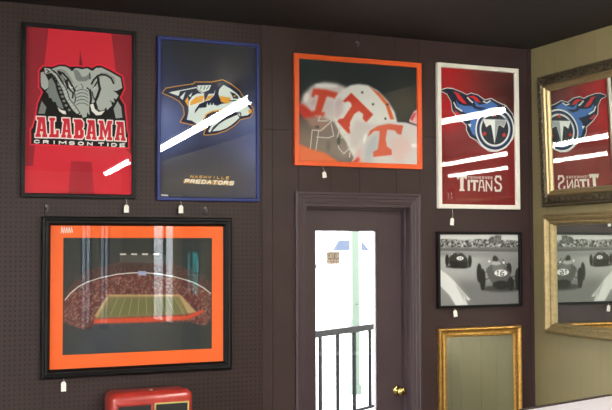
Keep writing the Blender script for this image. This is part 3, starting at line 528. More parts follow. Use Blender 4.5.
# ------------------------------------------------------------------ materials
M={}
def brown_nodes(name,c,peg):
    m=mat(name,c,.5,0,.10,6,.15,.3); nt=m.node_tree; b=nt.nodes['Principled BSDF']
    if peg:
        src=b.inputs['Base Color'].links[0].from_socket
        tc=nt.nodes.new('ShaderNodeTexCoord'); sp=nt.nodes.new('ShaderNodeSeparateXYZ'); nt.links.new(tc.outputs['Object'],sp.inputs[0])
        sq=[]
        for ax in (0,2):
            d=nt.nodes.new('ShaderNodeMath'); d.operation='DIVIDE'; d.inputs[1].default_value=.0254; nt.links.new(sp.outputs[ax],d.inputs[0])
            f=nt.nodes.new('ShaderNodeMath'); f.operation='FRACT'; nt.links.new(d.outputs[0],f.inputs[0])
            s=nt.nodes.new('ShaderNodeMath'); s.operation='SUBTRACT'; s.inputs[1].default_value=.5; nt.links.new(f.outputs[0],s.inputs[0])
            p=nt.nodes.new('ShaderNodeMath'); p.operation='POWER'; p.inputs[1].default_value=2; nt.links.new(s.outputs[0],p.inputs[0]); sq.append(p)
        a=nt.nodes.new('ShaderNodeMath'); a.operation='ADD'; nt.links.new(sq[0].outputs[0],a.inputs[0]); nt.links.new(sq[1].outputs[0],a.inputs[1])
        l=nt.nodes.new('ShaderNodeMath'); l.operation='LESS_THAN'; l.inputs[1].default_value=.18**2; nt.links.new(a.outputs[0],l.inputs[0])
        mx=nt.nodes.new('ShaderNodeMix'); mx.data_type='RGBA'; nt.links.new(l.outputs[0],mx.inputs[0])
        nt.links.new(src,mx.inputs[6]); mx.inputs[7].default_value=(.0035,.002,.002,1); nt.links.new(mx.outputs[2],b.inputs['Base Color'])
    return m
M['peg']=brown_nodes('brown_pegboard',(50,35,33),True)
M['brown']=brown_nodes('brown_painted_panel',(56,41,40),False)
M['door']=mat('brown_painted_door',(70,56,60),.42,0,.05,5,.05,.4)
M['olive']=mat('olive_painted_panel',(126,115,82),.55,0,.05,4,.08,.4)
M['ceil']=mat('charcoal_ceiling',(37,33,33),.6,0,.12,3,.1,.3)
M['floor']=mat('grey_shop_floor',(104,98,92),.35,0,.15,3)
M['cream']=mat('pale_wall_paint',(176,168,150),.6,0,.03,4)
M['black']=mat('black_frame_lacquer',(11,11,12),.4,0,.1,30,.0,.2)
M['blue']=mat('blue_frame_lacquer',(30,44,108),.4,0,.05,30,0,.3)
M['orange']=mat('orange_frame_lacquer',(232,92,38),.35,0,.04,30)
M['white']=mat('white_frame_lacquer',(226,222,210),.4,0,.03,30)
M['mat']=mat('orange_mat_board',(238,104,46),.8,0,.02,60,.05,.2)
M['core']=mat('dark_mat_liner',(30,34,36),.7)
M['gold']=mat('gilded_moulding',(172,130,66),.4,.75,.28,60,.5)
M['champ']=mat('champagne_gilt_moulding',(140,122,84),.42,.55,.18,40,.3)
M['pewter']=mat('antique_bronze_carving',(84,74,56),.42,.6,.35,50,.5)
M['fillet']=mat('pale_gilt_fillet',(146,130,94),.4,.7,.12,60,.2)
M['mirror']=mat('mirror_silvering',(226,232,226),0.0,1.0)
M['mirror'].node_tree.nodes['Principled BSDF'].inputs['Roughness'].default_value=0.0
M['glass']=glass('picture_glass',(255,255,255),.72)
M['pane']=glass('window_glass',(255,255,255),1.0)
M['dimpane']=glass('dimmed_window_glass',(172,180,186),1.0)  # tint added only to dim the daylight showing through these panes
M['teal']=glass('teal_tinted_glass',(120,205,205),1.0)
M['paper']=mat('white_price_tag_card',(236,234,226),.8,0,.02)
M['string']=mat('white_cotton_string',(206,202,190),.9)
M['brass']=mat('worn_brass',(188,166,104),.25,1,.12,40)
M['steel']=mat('dull_steel',(150,150,148),.35,.9,.1)
M['red']=mat('red_enamel',(172,50,42),.28,0,.10,12,.05,.5,.3)
M['yellow']=mat('cream_yellow_rim',(196,184,110),.4)
M['dark']=mat('painted_recess_shade',(18,18,18),.6)  # flat plates in place of openings; the shade inside is put in the colour
M['iron']=mat('black_iron_railing',(12,12,14),.7,0,0,20,0,.05)
M['post']=mat('pale_green_porch_post',(52,66,54),.6)
M['conc']=mat('pale_concrete',(214,212,204),.8,0,.05,2)
M['truck']=mat('white_truck_paint',(235,235,235),.3)
M['tglass']=mat('truck_window_glass',(30,42,62),.2)
M['tyre']=mat('rubber_tyre',(20,26,34),.8)
M['sticker']=mat('tan_sticker',(128,104,90),.7)
M['stickink']=mat('cream_sticker_lettering',(228,212,190),.7)
M['lamp']=emis('fluorescent_tube',(255,250,240),LAMP)
M['fix']=mat('white_lamp_housing',(200,200,196),.5)
M['tableblk']=mat('dark_table_edging',(44,34,34),.5)
M['tabletop']=mat('white_laminate_top',(226,220,230),.35)
M['ink']=ink_mat(1.0)
M['leafm']=mat('foliage',(120,140,110),.8)
# ------------------------------------------------------------------ setting
bm=bmesh.new()
ZF=-H
DX0,DX1,DZ=2.322,3.045,.262          # door opening
def wpanel(x0,x1,z0,z1,mi): box(bm,x0,x1,0,.012,z0,z1,mi)
SE=.686
wpanel(-4,-1.6,ZF,SE-.0015,0); wpanel(-1.6+.003,.84,ZF,SE-.0015,0); wpanel(.843,2.0630,ZF,SE-.0015,0)
wpanel(-4,-1.6,SE+.0015,ZC,0); wpanel(-1.597,.84,SE+.0015,ZC,0); wpanel(.843,2.063,SE+.0015,ZC,0)
gx=[2.066,2.126,2.289,2.497,2.689,2.938,3.10,XC]
for a,b in zip(gx,gx[1:]):
    a2,b2=a,b-.002
    wpanel(a2,b2,SE+.0015,ZC,1)
    if b2<=DX0 or a2>=DX1: wpanel(a2,b2,ZF,SE-.0015,1)
    else:
        wpanel(a2,b2,DZ,SE-.0015,1)
        if a2<DX0: wpanel(a2,DX0,ZF,DZ,1)
        if b2>DX1: wpanel(DX1,b2,ZF,DZ,1)
# wall core behind the panels
box(bm,-4,DX0-.0,.012,.16,ZF,ZC,1); box(bm,DX1,XC+.15,.012,.16,ZF,ZC,1); box(bm,DX0,DX1,.012,.16,DZ,ZC,1)
struct(fin('wall_back',bm,[M['peg'],M['brown']]))
bm=bmesh.new(); box(bm,2.0605,2.078,-.007,-.0003,ZF,ZC); box(bm,XC-.022,XC-.0005,-.010,-.0003,ZF,ZC-.001)
struct(fin('trim_1',bm,M['brown'],bevel=.001))
bm=bmesh.new()
gy=[0,-.151,-.261,-.455,-.64,-.90,-1.03,-1.32,-1.48,-1.75,-1.95,-2.2,-2.4,-2.7,-2.9,-3.2,-3.5,-3.8,-4.1,-4.4,-4.8,-5.2,-5.6,-6.0,-6.4,-6.8,-7.0]
for a,b in zip(gy,gy[1:]): box(bm,XC,XC+.012,b+.0015,a,ZF,ZC)
box(bm,XC+.012,XC+.15,-7.0,.012,ZF,ZC)
def yseg(a,b,z0,z1): box(bm,XC,XC+.05,a,b,z0,z1)
yseg(-7.1,-7.0,ZF,ZC); yseg(-8.0,-7.1,.35,ZC); yseg(-8.4,-8.0,ZF,ZC); yseg(-9.6,-8.4,.8,ZC); yseg(-9.6,-8.4,ZF,-1.1); yseg(-11.5,-9.6,ZF,ZC)
struct(fin('wall_right',bm,M['olive']))
bm=bmesh.new()
WL=[(-7.0,-4.9),(-4.4,-1.9)]  # unseen windows, added to bring daylight in from the left
ys=[-11.65]+[v for q in WL for v in q]+[.16]
for a,b in zip(ys[::2],ys[1::2]): box(bm,-4.15,-4,a,b,ZF,ZC)
for a,b in WL: box(bm,-4.15,-4,a,b,.7,ZC); box(bm,-4.15,-4,a,b,ZF,-1.3)
struct(fin('wall_left',bm,M['cream']))
for k_,(a,b) in enumerate(WL):
    q=bmesh.new()
    for c,d,e,f_ in ((a,b,-1.3,-1.24),(a,b,.64,.7),(a,a+.06,-1.24,.64),(b-.06,b,-1.24,.64),((a+b)/2-.03,(a+b)/2+.03,-1.24,.64)): box(q,-4.1,-4.04,c,d,e,f_)
    w=struct(fin(f'window_{k_+5}',q,M['black'])); q=bmesh.new(); box(q,-4.07,-4.064,a+.06,b-.06,-1.24,.64); fin('window_pane',q,M['pane'],w)
bm=bmesh.new()
W=[(-2.74,-2.56),(-.8,1.4),(3.24,3.44),(3.56,3.74)]
xs=[-4]+[v for w in W for v in w]+[XC+.15]
for a,b in zip(xs[::2],xs[1::2]): box(bm,a,b,-11.65,-11.5,ZF,ZC)
for a,b in W: box(bm,a,b,-11.65,-11.5,.75,ZC); box(bm,a,b,-11.65,-11.5,ZF,-1.35)
struct(fin('wall_front',bm,M['cream']))
for k,(a,b) in enumerate(W):
    w=struct(fin(f'window_{k+1 if k<2 else k+5}',(lambda q:(box(q,a,b,-11.6,-11.54,-1.35,-1.29),box(q,a,b,-11.6,-11.54,.69,.75),box(q,a,a+.03,-11.6,-11.54,-1.29,.69),box(q,b-.03,b,-11.6,-11.54,-1.29,.69),box(q,(a+b)/2-.008,(a+b)/2+.008,-11.6,-11.54,-1.29,.69),q)[-1])(bmesh.new()),M['black']))
    q=bmesh.new(); box(q,a+.03,b-.03,-11.575,-11.569,-1.29,.69); fin('window_pane',q,M['dimpane'] if a>3 else M['pane'],w)
q=bmesh.new()
for a,b,c,d in ((-9.6,-8.4,-1.1,-1.05),(-9.6,-8.4,.75,.8),(-9.6,-9.55,-1.05,.75),(-8.45,-8.4,-1.05,.75),(-8.98,-8.86,-1.05,.75)): box(q,XC+.015,XC+.035,a,b,c,d)
w=struct(fin('window_4',q,M['black'])); q=bmesh.new(); box(q,XC+.022,XC+.028,-9.55,-8.45,-1.05,.75); fin('window_pane',q,M['pane'],w)
q=bmesh.new()
for a,b,c,d in ((-8.0,-7.1,ZF,-.6),(-8.0,-7.1,-.05,.35),(-8.0,-7.8,-.6,-.05),(-7.25,-7.1,-.6,-.05),(-7.62,-7.58,-.6,-.05),(-7.8,-7.25,-.34,-.31)): box(q,XC+.015,XC+.04,a,b,c,d)
w=struct(fin('door_2',q,M['black'])); q=bmesh.new(); box(q,XC+.022,XC+.028,-7.8,-7.25,-.6,-.05); fin('door_pane',q,M['teal'],w)
bm=bmesh.new(); box(bm,-4.15,XC+.15,-11.65,.16,ZC,ZC+.1); struct(fin('ceiling',bm,M['ceil']))
bm=bmesh.new(); box(bm,-4.15,XC+.15,-11.65,.16,ZF-.1,ZF); struct(fin('floor',bm,M['floor']))
bm=bmesh.new(); box(bm,-30,60,.16,90,ZF-.12,ZF-.02); box(bm,XC+.15,60,-60,.16,ZF-.12,ZF-.02); box(bm,-30,XC+.15,-60,-11.65,ZF-.12,ZF-.02); box(bm,-30,-4.15,-11.65,.16,ZF-.12,ZF-.02)
box(bm,8,60,34,88,ZF-.02,ZF+.55); struct(fin('ground',bm,M['conc']))
# door with casing
d=bpy.data.objects.new('door_1',None); col.objects.link(d); struct(d)
bm=bmesh.new()
def casing(prof):   # three-sided: sweep round opening, open at the floor
    X0,X1,Z1=2.264,3.095,.329
    rings=[]
    for u,dd in prof:
        rings.append([bm.verts.new(p) for p in ((X0+u,-dd,ZF),(X0+u,-dd,Z1-u),(X1-u,-dd,Z1-u),(X1-u,-dd,ZF))])
    rings.append(rings[0])
    for A,B in zip(rings,rings[1:]):
        for k in range(3): bm.faces.new((A[k],A[k+1],B[k+1],B[k]))
casing([(0,.0005),(0,.018),(.012,.020),(.016,.016),(.034,.014),(.038,.010),(.052,.009),(.056,.006),(.062,.006),(.062,.0005)])
fin('casing',bm,M['door'],d)
bm=bmesh.new()
for a,b in ((DX0+.0005,DX0+.016),(DX1-.016,DX1-.0005)): box(bm,a,b,.0005,.155,ZF,DZ-.0005)
box(bm,DX0+.016,DX1-.016,.0005,.155,DZ-.016,DZ-.0005)
for a,b in ((DX0+.016,DX0+.028),(DX1-.028,DX1-.016)): box(bm,a,b,.055,.095,ZF,DZ-.016)
box(bm,DX0+.028,DX1-.028,.055,.095,DZ-.028,DZ-.016)
fin('door_jamb',bm,M['door'],d)
YD=.1
k=(D+YD)/D
gx0,gx1,gz1,gz0=2.394*k,2.795*k,.1045*k,-1.45
bm=bmesh.new(); xa,xb=DX0+.018,DX1-.018; zt=DZ-.02
box(bm,xa,gx0,YD,YD+.04,ZF+.008,zt); box(bm,gx1,xb,YD,YD+.04,ZF+.008,zt); box(bm,gx0,gx1,YD,YD+.04,gz1,zt); box(bm,gx0,gx1,YD,YD+.04,ZF+.008,gz0)
fin('door_leaf',bm,M['door'],d)
bm=bmesh.new(); moulding(bm,gx0-.001,gx1+.001,gz0-.001,gz1+.001,[(0,-YD+.002),(0,-YD-.0),(.006,-YD-.004),(.006,-YD-.012),(0,-YD-.012)]); fin('glass_bead',bm,M['door'],d)
bm=bmesh.new(); box(bm,gx0,gx1,YD+.018,YD+.023,gz0,gz1); pane=fin('glass_pane',bm,M['pane'],d)
# knob
kx,kz=2.932*k,-.856*k
bm=bmesh.new(); lathe(bm,[(.031,YD),(.031,YD-.004),(.026,YD-.010),(.012,YD-.012),(.010,YD-.030),(.018,YD-.036),(.0255,YD-.046),(.0275,YD-.058),(.024,YD-.070),(.014,YD-.076),(.002,YD-.077)],28,'y',(kx,0,kz))
fin('door_knob',bm,M['brass'],d,True)
# caution sticker on the glass
FONT={'C': [[(1, 0.8), (0.7, 1), (0.3, 1), (0, 0.75), (0, 0.25), (0.3, 0), (0.7, 0), (1, 0.2)]], 'I': [[(0.5, 0), (0.5, 1)]], 'O': [[(0.3, 0), (0, 0.25), (0, 0.75), (0.3, 1), (0.7, 1), (1, 0.75), (1, 0.25), (0.7, 0), (0.3, 0)]], 'N': [[(0, 0), (0, 1), (1, 0), (1, 1)]], 'T': [[(0, 1), (1, 1)], [(0.5, 1), (0.5, 0)]], 'A': [[(0, 0), (0.5, 1), (1, 0)], [(0.22, 0.4), (0.78, 0.4)]], 'U': [[(0, 1), (0, 0.2), (0.3, 0), (0.7, 0), (1, 0.2), (1, 1)]]}
def lettering(bm,s,x0,x1,z0,z1,w,y):
    n=len(s); cell=(x1-x0)/n
    for i,ch in enumerate(s):
        for st in FONT.get(ch,[]):
            pts=[(x0+cell*(i+.12)+cell*.7*u,z0+(z1-z0)*v) for u,v in st]
            for (a,b),(c,e) in zip(pts,pts[1:]):
                dv=Vector((c-a,e-b)).normalized(); nn=Vector((-dv.y,dv.x))*w/2; ex=dv*w/2
                vs=[bm.verts.new((px,y,pz)) for px,pz in ((a-ex.x+nn.x,b-ex.y+nn.y),(c+ex.x+nn.x,e+ex.y+nn.y),(c+ex.x-nn.x,e+ex.y-nn.y),(a-ex.x-nn.x,b-ex.y-nn.y))]
                bm.faces.new(vs)
s0,s1,t0,t1=2.476*k,2.559*k,-.094*k,-.021*k
bm=bmesh.new(); box(bm,s0,s1,YD+.0155,YD+.0175,t0,t1); st=fin('caution_sticker',bm,M['sticker'],d); st['label']='small tan sticker reading CAUTION'
bm=bmesh.new(); lettering(bm,'CAUTION',s0+.006,s1-.002,t1-.036,t1-.010,.0038,YD+.015)
for a,b in ((.003,.0015),(.041,.0015)): box(bm,s0+.003,s1-.003,YD+.0148,YD+.0153,t1-a-b,t1-a)
for r,(q0,q1) in enumerate(((.047,.054),(.059,.066))):
    xx=s0+.006
    for wv in ((.014,.02,.012,.016),(.02,.01,.018,.014))[r]: box(bm,xx,xx+wv,YD+.0148,YD+.0153,t1-q1,t1-q0); xx+=wv+.004
fin('sticker_lettering',bm,M['stickink'],st)
# ------------------------------------------------------------------ outside the door
root=thing('porch_railing','black iron railing with upright balusters outside the door glass','railing',(4.33,4.31,ZF))
L=Vector((5.40-4.33,4.99-4.31,0)); ln=L.length; root.rotation_euler=(0,0,math.atan2(L.y,L.x))
bm=bmesh.new(); box(bm,-.8,2.2,-.03,.03,.885,.95); fin('handrail',bm,M['iron'],root)
bm=bmesh.new(); box(bm,-.8,2.2,-.015,.015,.0,.03); fin('bottom_rail',bm,M['iron'],root)
for i in range(-2,7):
    bm=bmesh.new(); x=.07+.345*i; box(bm,x-.016,x+.016,-.016,.016,0,.89); fin('baluster',bm,M['iron'],root)
root=thing('porch_post','pale green square porch post seen through the door glass','post',(5.6,5.95,ZF))
bm=bmesh.new(); box(bm,-.06,.035,-.05,.05,0,3.6); box(bm,-.08,.055,-.07,.07,0,.12); fin('shaft',bm,M['post'],root,bevel=.008)
bm=bmesh.new(); box(bm,.036,.07,-.03,.01,0,3.6); fin('downpipe',bm,M['fix'],root)
bm=bmesh.new(); lathe(bm,[(.018,0),(.018,.03),(.024,.035),(.024,.05)],12,'x',(-.11,0,.9)); fin('latch',bm,M['steel'],root)
bm=bmesh.new(); tube(bm,[(5.6,y,-.70) for y in (4.4,5.90)],.009); tube(bm,[(5.6,y,-.70) for y in (6.0,9.0)],.009)
tag(fin('guy_wire',bm,M['steel']),'thin wire stretched across behind the pale green porch post','wire')
# pickup in the lot
def pickup(x,y,rz):
    t=thing('pickup_truck','white pickup truck with blue-tinted windows parked beyond the railing','truck',(x,y,ZF+.55),None,(0,0,rz))
    bm=bmesh.new()
    prof=[(-2.95,.45),(-2.95,1.05),(-1.1,1.1),(-.95,1.12),(-.6,1.75),(.7,1.78),(1.25,1.15),(2.7,1.02),(2.9,.85),(2.9,.45)]
    A=[bm.verts.new((a,-.95,b)) for a,b in prof]; B=[bm.verts.new((a,.95,b)) for a,b in prof]
    bm.faces.new(A); bm.faces.new(B[::-1])
    for i in range(len(prof)): j=(i+1)%len(prof); bm.faces.new((A[i],B[i],B[j],A[j]))
    fin('body',bm,M['truck'],t)
    for sx in (-1,1):
        for a in ([(-.85,1.15),(-.55,1.68),(.02,1.7),(.02,1.15)],[(.1,1.15),(.1,1.7),(.62,1.68),(1.05,1.15)]):
            bm=bmesh.new(); f=[bm.verts.new((p,sx*.96,q)) for p,q in a]; g=[bm.verts.new((p,sx*.94,q)) for p,q in a]
            bm.faces.new(f); bm.faces.new(g[::-1])
            for i in range(4): j=(i+1)%4; bm.faces.new((f[i],g[i],g[j],f[j]))
            fin('side_window',bm,M['tglass'],t)
        for a in (-2.1,1.95):
            bm=bmesh.new(); lathe(bm,[(.2,-.13),(.38,-.12),(.4,-.05),(.4,.05),(.38,.12),(.2,.13)],24,'y',(a,sx*.86,.4)); fin('wheel',bm,M['tyre'],t)
    return t
pickup(23.1,42.0,R(-26))
# ------------------------------------------------------------------ pictures
STEP=.0024
def picture(name,label,group,outer,inner,art,frame_m,prof,front,gd=.012,pd=.007,tilt=0,yaw=0,cat='framed poster',pic='poster_print'):
    """outer/inner are rectangles as measured on the wall plane; they are scaled to the depth they sit at"""
    sf=(D-front-.003)/D; sb=(D-.003)/D
    o=[outer[0]*sb,outer[1]*sf,outer[2]*(sb if outer[2]>0 else sf),outer[3]*(sf if outer[3]>0 else sb)]; cx=(o[0]+o[1])/2; cz=(o[2]+o[3])/2
    t=thing(name,label,cat,(cx,-.003,cz),group,(tilt,0,yaw))
    bm=bmesh.new(); moulding(bm,o[0]-cx,o[1]-cx,o[2]-cz,o[3]-cz,prof); fin('frame',bm,frame_m,t,bevel=.001)
    si=(D-gd)/D; gi=[v*si for v in inner]; m_=.003
    bm=bmesh.new(); box(bm,gi[0]-cx-m_,gi[1]-cx+m_,-gd,-gd+.0015,gi[2]-cz-m_,gi[3]-cz+m_); fin('glass',bm,M['glass'],t)
    bm=bmesh.new(); box(bm,gi[0]-cx-m_,gi[1]-cx+m_,-.004,-.001,gi[2]-cz-m_,gi[3]-cz+m_); fin('backing_board',bm,M['core'],t)
    if art:
        sp=(D-pd)/D; a0,a1,b0,b1=art[1]; P=Print(a1-a0,b1-b0,.003,.003,STEP,(0,0,0)); P.run(ART[art[0]])
        P.mesh(pic,M['ink'],t,a0*sp-cx,b0*sp-cz,-pd,sp)
    return t
FLAT=lambda w,d,l=.004:[(0,0),(0,d-.002),(.002,d),(w-.002,d),(w,d-.002),(w,.0125),(w,.0)]
ala=[0.7398,1.3079,0.296,1.162]; pre=[1.4604,2.0258,0.2904,1.1546]; vol=[2.2887,3.0919,0.5023,1.1165]
tit=[3.2479,3.8145,0.2678,1.1316]; rac=[3.2289,3.8425,-0.36,0.0886]; bin_=[0.8703,1.8327,-0.6323,0.1275]; win=[0.9402,1.7606,-0.556,0.0591]
RZ=R(-90); T_ALA=dict(); T_PRE=dict(); T_VOL=dict(); T_TIT=dict(); T_RAC=dict(); T_BIG=dict(); T_GM=(0,0,0)
UP=(-.143,-1.265,.255,1.08); UPD=.016; T_UM=(R(1.8),0,RZ)
LO=(-.177,-1.01,-.535,.205); LOD=.004; T_LM=(0,0,RZ)

picture('framed_poster','red poster with grey elephant head in black frame','framed sports posters',[0.7181,1.3298,0.269,1.1893],ala,('ala',ala),M['black'],FLAT(.021,.024),.024,**T_ALA)
picture('framed_poster','blue framed poster with sabre-toothed cat head','framed sports posters',[1.442,2.0484,0.2645,1.1762],pre,('pre',pre),M['blue'],FLAT(.019,.022),.022,**T_PRE)
picture('framed_photograph','orange framed photo of white football helmets above the door','framed sports posters',[2.2576,3.1202,0.4813,1.1414],vol,('vol',vol),M['orange'],FLAT(.029,.024),.024,cat='framed photograph',pic='photo_print',**T_VOL)
picture('framed_poster','white framed red poster with flaming ball and stars','framed sports posters',[3.2167,3.8413,0.2432,1.1555],tit,('tit',tit),M['white'],FLAT(.027,.026),.026,**T_TIT)
picture('framed_photograph','black framed black-and-white photo of two open-wheel racing cars','framed photographs',[3.2081,3.8503,-0.375,0.1005],rac,('race',rac),M['black'],FLAT(.0165,.03),.03,cat='framed photograph',pic='photo_print',**T_RAC)
big=picture('framed_photograph','large stadium photo with orange mat in wide black frame','framed photographs',[0.8251,1.8825,-0.6786,0.172],bin_,('mat',win),M['black'],
 [(0,0),(0,.026),(.006,.034),(.014,.036),(.022,.031),(.026,.033),(.034,.033),(.044,.020),(.0475,.0165),(.0475,0)],.032,gd=.015,pd=.0065,cat='framed photograph',pic='photo_print',**T_BIG)
bx,bz=big.location.x,big.location.z
s2=(D-.009)/D
def matframe(name,out,inn,y0,y1,m):
    bm=bmesh.new(); o=[v*s2 for v in out]; n=[v*s2 for v in inn]
    box(bm,o[0]-bx,n[0]-bx,y0,y1,o[2]-bz,o[3]-bz); box(bm,n[1]-bx,o[1]-bx,y0,y1,o[2]-bz,o[3]-bz)
    box(bm,n[0]-bx,n[1]-bx,y0,y1,n[3]-bz,o[3]-bz); box(bm,n[0]-bx,n[1]-bx,y0,y1,o[2]-bz,n[2]-bz)
    return fin(name,bm,m,big)
e=.004
mb=matframe('mat_board',[bin_[0]-.002,bin_[1]+.002,bin_[2]-.002,bin_[3]+.002],win,-.0105,-.009,M['mat'])
matframe('mat_liner',[win[0]-.01,win[1]+.01,win[2]-.01,win[3]+.01],[win[0]+e,win[1]-e,win[2]+e,win[3]-e],-.0088,-.0072,M['core'])
bm=bmesh.new()   # white scribbled signature on the mat
for i in range(5):
    x=(.930+.0125*i)*s2-bx; z=.083*s2-bz
    for a,b in (((x-.002,z),(x+.002,z+.034)),((x+.002,z+.034),(x+.008,z+.004))):
        dv=Vector((b[0]-a[0],b[1]-a[1])).normalized(); n=Vector((-dv.y,dv.x))*.0018
        bm.faces.new([bm.verts.new((p[0]+q*n.x,-.0107,p[1]+q*n.y)) for p,q in ((a,1),(b,1),(b,-1),(a,-1))])
sg=fin('signature',bm,M['paper'],mb)
# ------------------------------------------------------------------ mirrors
def mirror(name,label,loc,rot,w,h,prof,gdepth,frame_m,extra=None,fw=None):
    t=thing(name,label,'mirror',loc,None,rot); x0,x1,z0,z1=-w/2,w/2,-h/2,h/2
    bm=bmesh.new(); moulding(bm,x0,x1,z0,z1,prof); fr=fin('frame',bm,frame_m,t)
    u=prof[-1][0]-.002
    bm=bmesh.new(); box(bm,x0+u,x1-u,-gdepth,-gdepth+.003,z0+u,z1-u); fin('mirror_glass',bm,M['mirror'],t)
    return t,fr
# gold framed mirror on the brown wall
sg_=(D-.03)/D; gxa,gxb,gzt=3.210,3.841*sg_,-.494; gw=gxb-gxa; gh=1.0
t,fr=mirror('wall_mirror','gold framed mirror low on the brown wall beside the corner',(( gxa+gxb)/2,-.003,gzt-gh/2),T_GM,gw,gh,
 [(0,0),(0,.020),(.004,.028),(.012,.030),(.018,.026),(.024,.020),(.034,.018),(.042,.022),(.048,.021),(.054,.014),(.058,.013),(.0585,.0)],.011,M['gold'])
bm=bmesh.new()   # beading along the inner and outer runs
for u,dd,r,st in ((.051,.019,.0042,.0105),):
    x0,x1,z0,z1=-gw/2+u,gw/2-u,-gh/2+u,gh/2-u
    n=int((x1-x0)/st)
    for i in range(n+1):
        for z in (z0,z1): blob(bm,(x0+(x1-x0)*i/n,-dd,z),(r*1.2,r,r))
    n=int((z1-z0)/st)
    for i in range(1,n):
        for x in (x0,x1): blob(bm,(x,-dd,z0+(z1-z0)*i/n),(r,r,r*1.2))
fin('beading',bm,M['gold'],fr,True)
# mirrors on the olive wall: local x runs towards the camera
RZ=R(-90)
uy0,uy1,uz0,uz1=UP
w_,h_=uy0-uy1,uz1-uz0
t,fr=mirror('wall_mirror','upper mirror on olive wall in dark carved antique frame',(XC-UPD,(uy0+uy1)/2,(uz0+uz1)/2),T_UM,w_,h_,
 [(0,0),(0,.026),(.006,.034),(.012,.030),(.022,.034),(.040,.044),(.054,.046),(.062,.038),(.068,.034),(.0685,.0)],.012,M['pewter'])
# inner pale gilt fillet
q=bmesh.new(); e0=.066; moulding(q,-w_/2+e0,w_/2-e0,-h_/2+e0,h_/2-e0,[(0,.005),(0,.036),(.006,.041),(.012,.040),(.018,.030),(.026,.028),(.031,.024),(.037,.0135),(.038,.0125),(.038,.005)])
fin('inner_fillet',q,M['fillet'],fr)
bm=bmesh.new()   # carved scrolling leaves
def motif(px,pz,ax,s,flip):
    ca,sa=math.cos(ax),math.sin(ax)
    def P(a,b,dd): return (px+(a*ca-b*sa)*s,-dd,pz+(a*sa+b*ca)*s)
    pts=[P(-.5+.9*k/8,flip*.22*math.sin(k/8*math.pi*1.7),.047+.003*math.sin(k/8*math.pi)) for k in range(9)]
    tube(bm,pts,[.0022+.0028*math.sin(math.pi*(k+1)/10) for k in range(9)],6)
    for k in range(7):
        a=k/6*math.pi*1.6; blob(bm,P(.22+.17*math.cos(a),flip*(.02+.2*math.sin(a)),.048),(.0052,.0042,.0034),-(ax+a*flip))
    blob(bm,P(.22,flip*.02,.050),(.005,.005,.005)); blob(bm,P(-.3,-flip*.28,.046),(.009,.004,.0038),-(ax+.6*flip)); blob(bm,P(-.12,flip*.3,.046),(.008,.004,.0036),-(ax-.5*flip))
um=.044
for (xa,za,xb,zb) in ((-w_/2+um,-h_/2+um,w_/2-um,-h_/2+um),(w_/2-um,-h_/2+um,w_/2-um,h_/2-um),(w_/2-um,h_/2-um,-w_/2+um,h_/2-um),(-w_/2+um,h_/2-um,-w_/2+um,-h_/2+um)):
    L_=math.hypot(xb-xa,zb-za); n=int(L_/.05); ax=math.atan2(zb-za,xb-xa)
    for i in range(n): 
        f=(i+.5)/n; motif(xa+(xb-xa)*f,za+(zb-za)*f,ax,.052,1 if i%2 else -1)
fin('carved_leaves',bm,M['pewter'],fr,True)
bm=bmesh.new()
for z in (-h_/2+.0115,h_/2-.0115):
    n=int(w_/.016)
    for i in range(n): blob(bm,(-w_/2+.01+(w_-.02)*i/(n-1),-.032,z),(.0062,.004,.0042))
for x in (-w_/2+.0115,w_/2-.0115):
    n=int(h_/.016)
    for i in range(n): blob(bm,(x,-.032,-h_/2+.01+(h_-.02)*i/(n-1)),(.0042,.004,.0062))
fin('outer_beading',bm,M['pewter'],fr,True)
ly0,ly1,lz0,lz1=LO
w_,h_=ly0-ly1,lz1-lz0
mirror('wall_mirror','lower mirror on olive wall in smooth champagne gilt frame',(XC-LOD,(ly0+ly1)/2,(lz0+lz1)/2),T_LM,w_,h_,
 [(0,0),(0,.030),(.006,.052),(.016,.058),(.024,.055),(.030,.046),(.044,.034),(.050,.036),(.056,.033),(.062,.018),(.068,.012),(.0685,0)],.008,M['champ'])
# ------------------------------------------------------------------ price tags and hooks
def price_tag(x,ztop,zt,zb,label,y=-.03,rz=0,w=.026,lean=0):
    t=thing('price_tag',label,'price tag',(x,y,zt),'white price tags hanging under the frames',(0,lean,rz))
    bm=bmesh.new(); h=zt-zb; a=w/2; c=.007
    pts=[(-a,-h),(a,-h),(a,-c-.002),(a*.45,0),(-a*.45,0),(-a,-c-.002)]
    f=[bm.verts.new((p,-.0006,q)) for p,q in pts]; g=[bm.verts.new((p,.0006,q)) for p,q in pts]
    bm.faces.new(f); bm.faces.new(g[::-1])
    for i in range(6): j=(i+1)%6; bm.faces.new((f[i],g[i],g[j],f[j]))
    fin('card',bm,M['paper'],t)
    bm=bmesh.new(); tube(bm,[(0,-.001,-.006),(.003,-.001,0),(.001,.004,(ztop-zt)*.6+.002),(0,.012,ztop-zt+.016)],.0009,6); fin('string',bm,M['string'],t)
sT=(D-.03)/D
def wt(name,x,ztop,zt,zb,**k): price_tag(x*sT,ztop*sT,zt*sT,zb*sT,name,**k)
wt('white tag hanging under the red elephant poster',1.277,.268,.238,.196)
wt('white tag hanging under the blue framed poster',1.582,.264,.240,.196)
wt('white tag hanging under the orange framed helmet photo',2.452,.482,.450,.414,lean=R(-8))
wt('white tag on a long string under the white framed poster',3.330,.240,.186,.140,lean=R(6))
wt('white tag hanging under the large black framed stadium picture',.948,-.678,-.694,-.745)
wt('white tag hanging under the racing car photo',3.342,-.376,-.386,-.428,lean=R(-8))

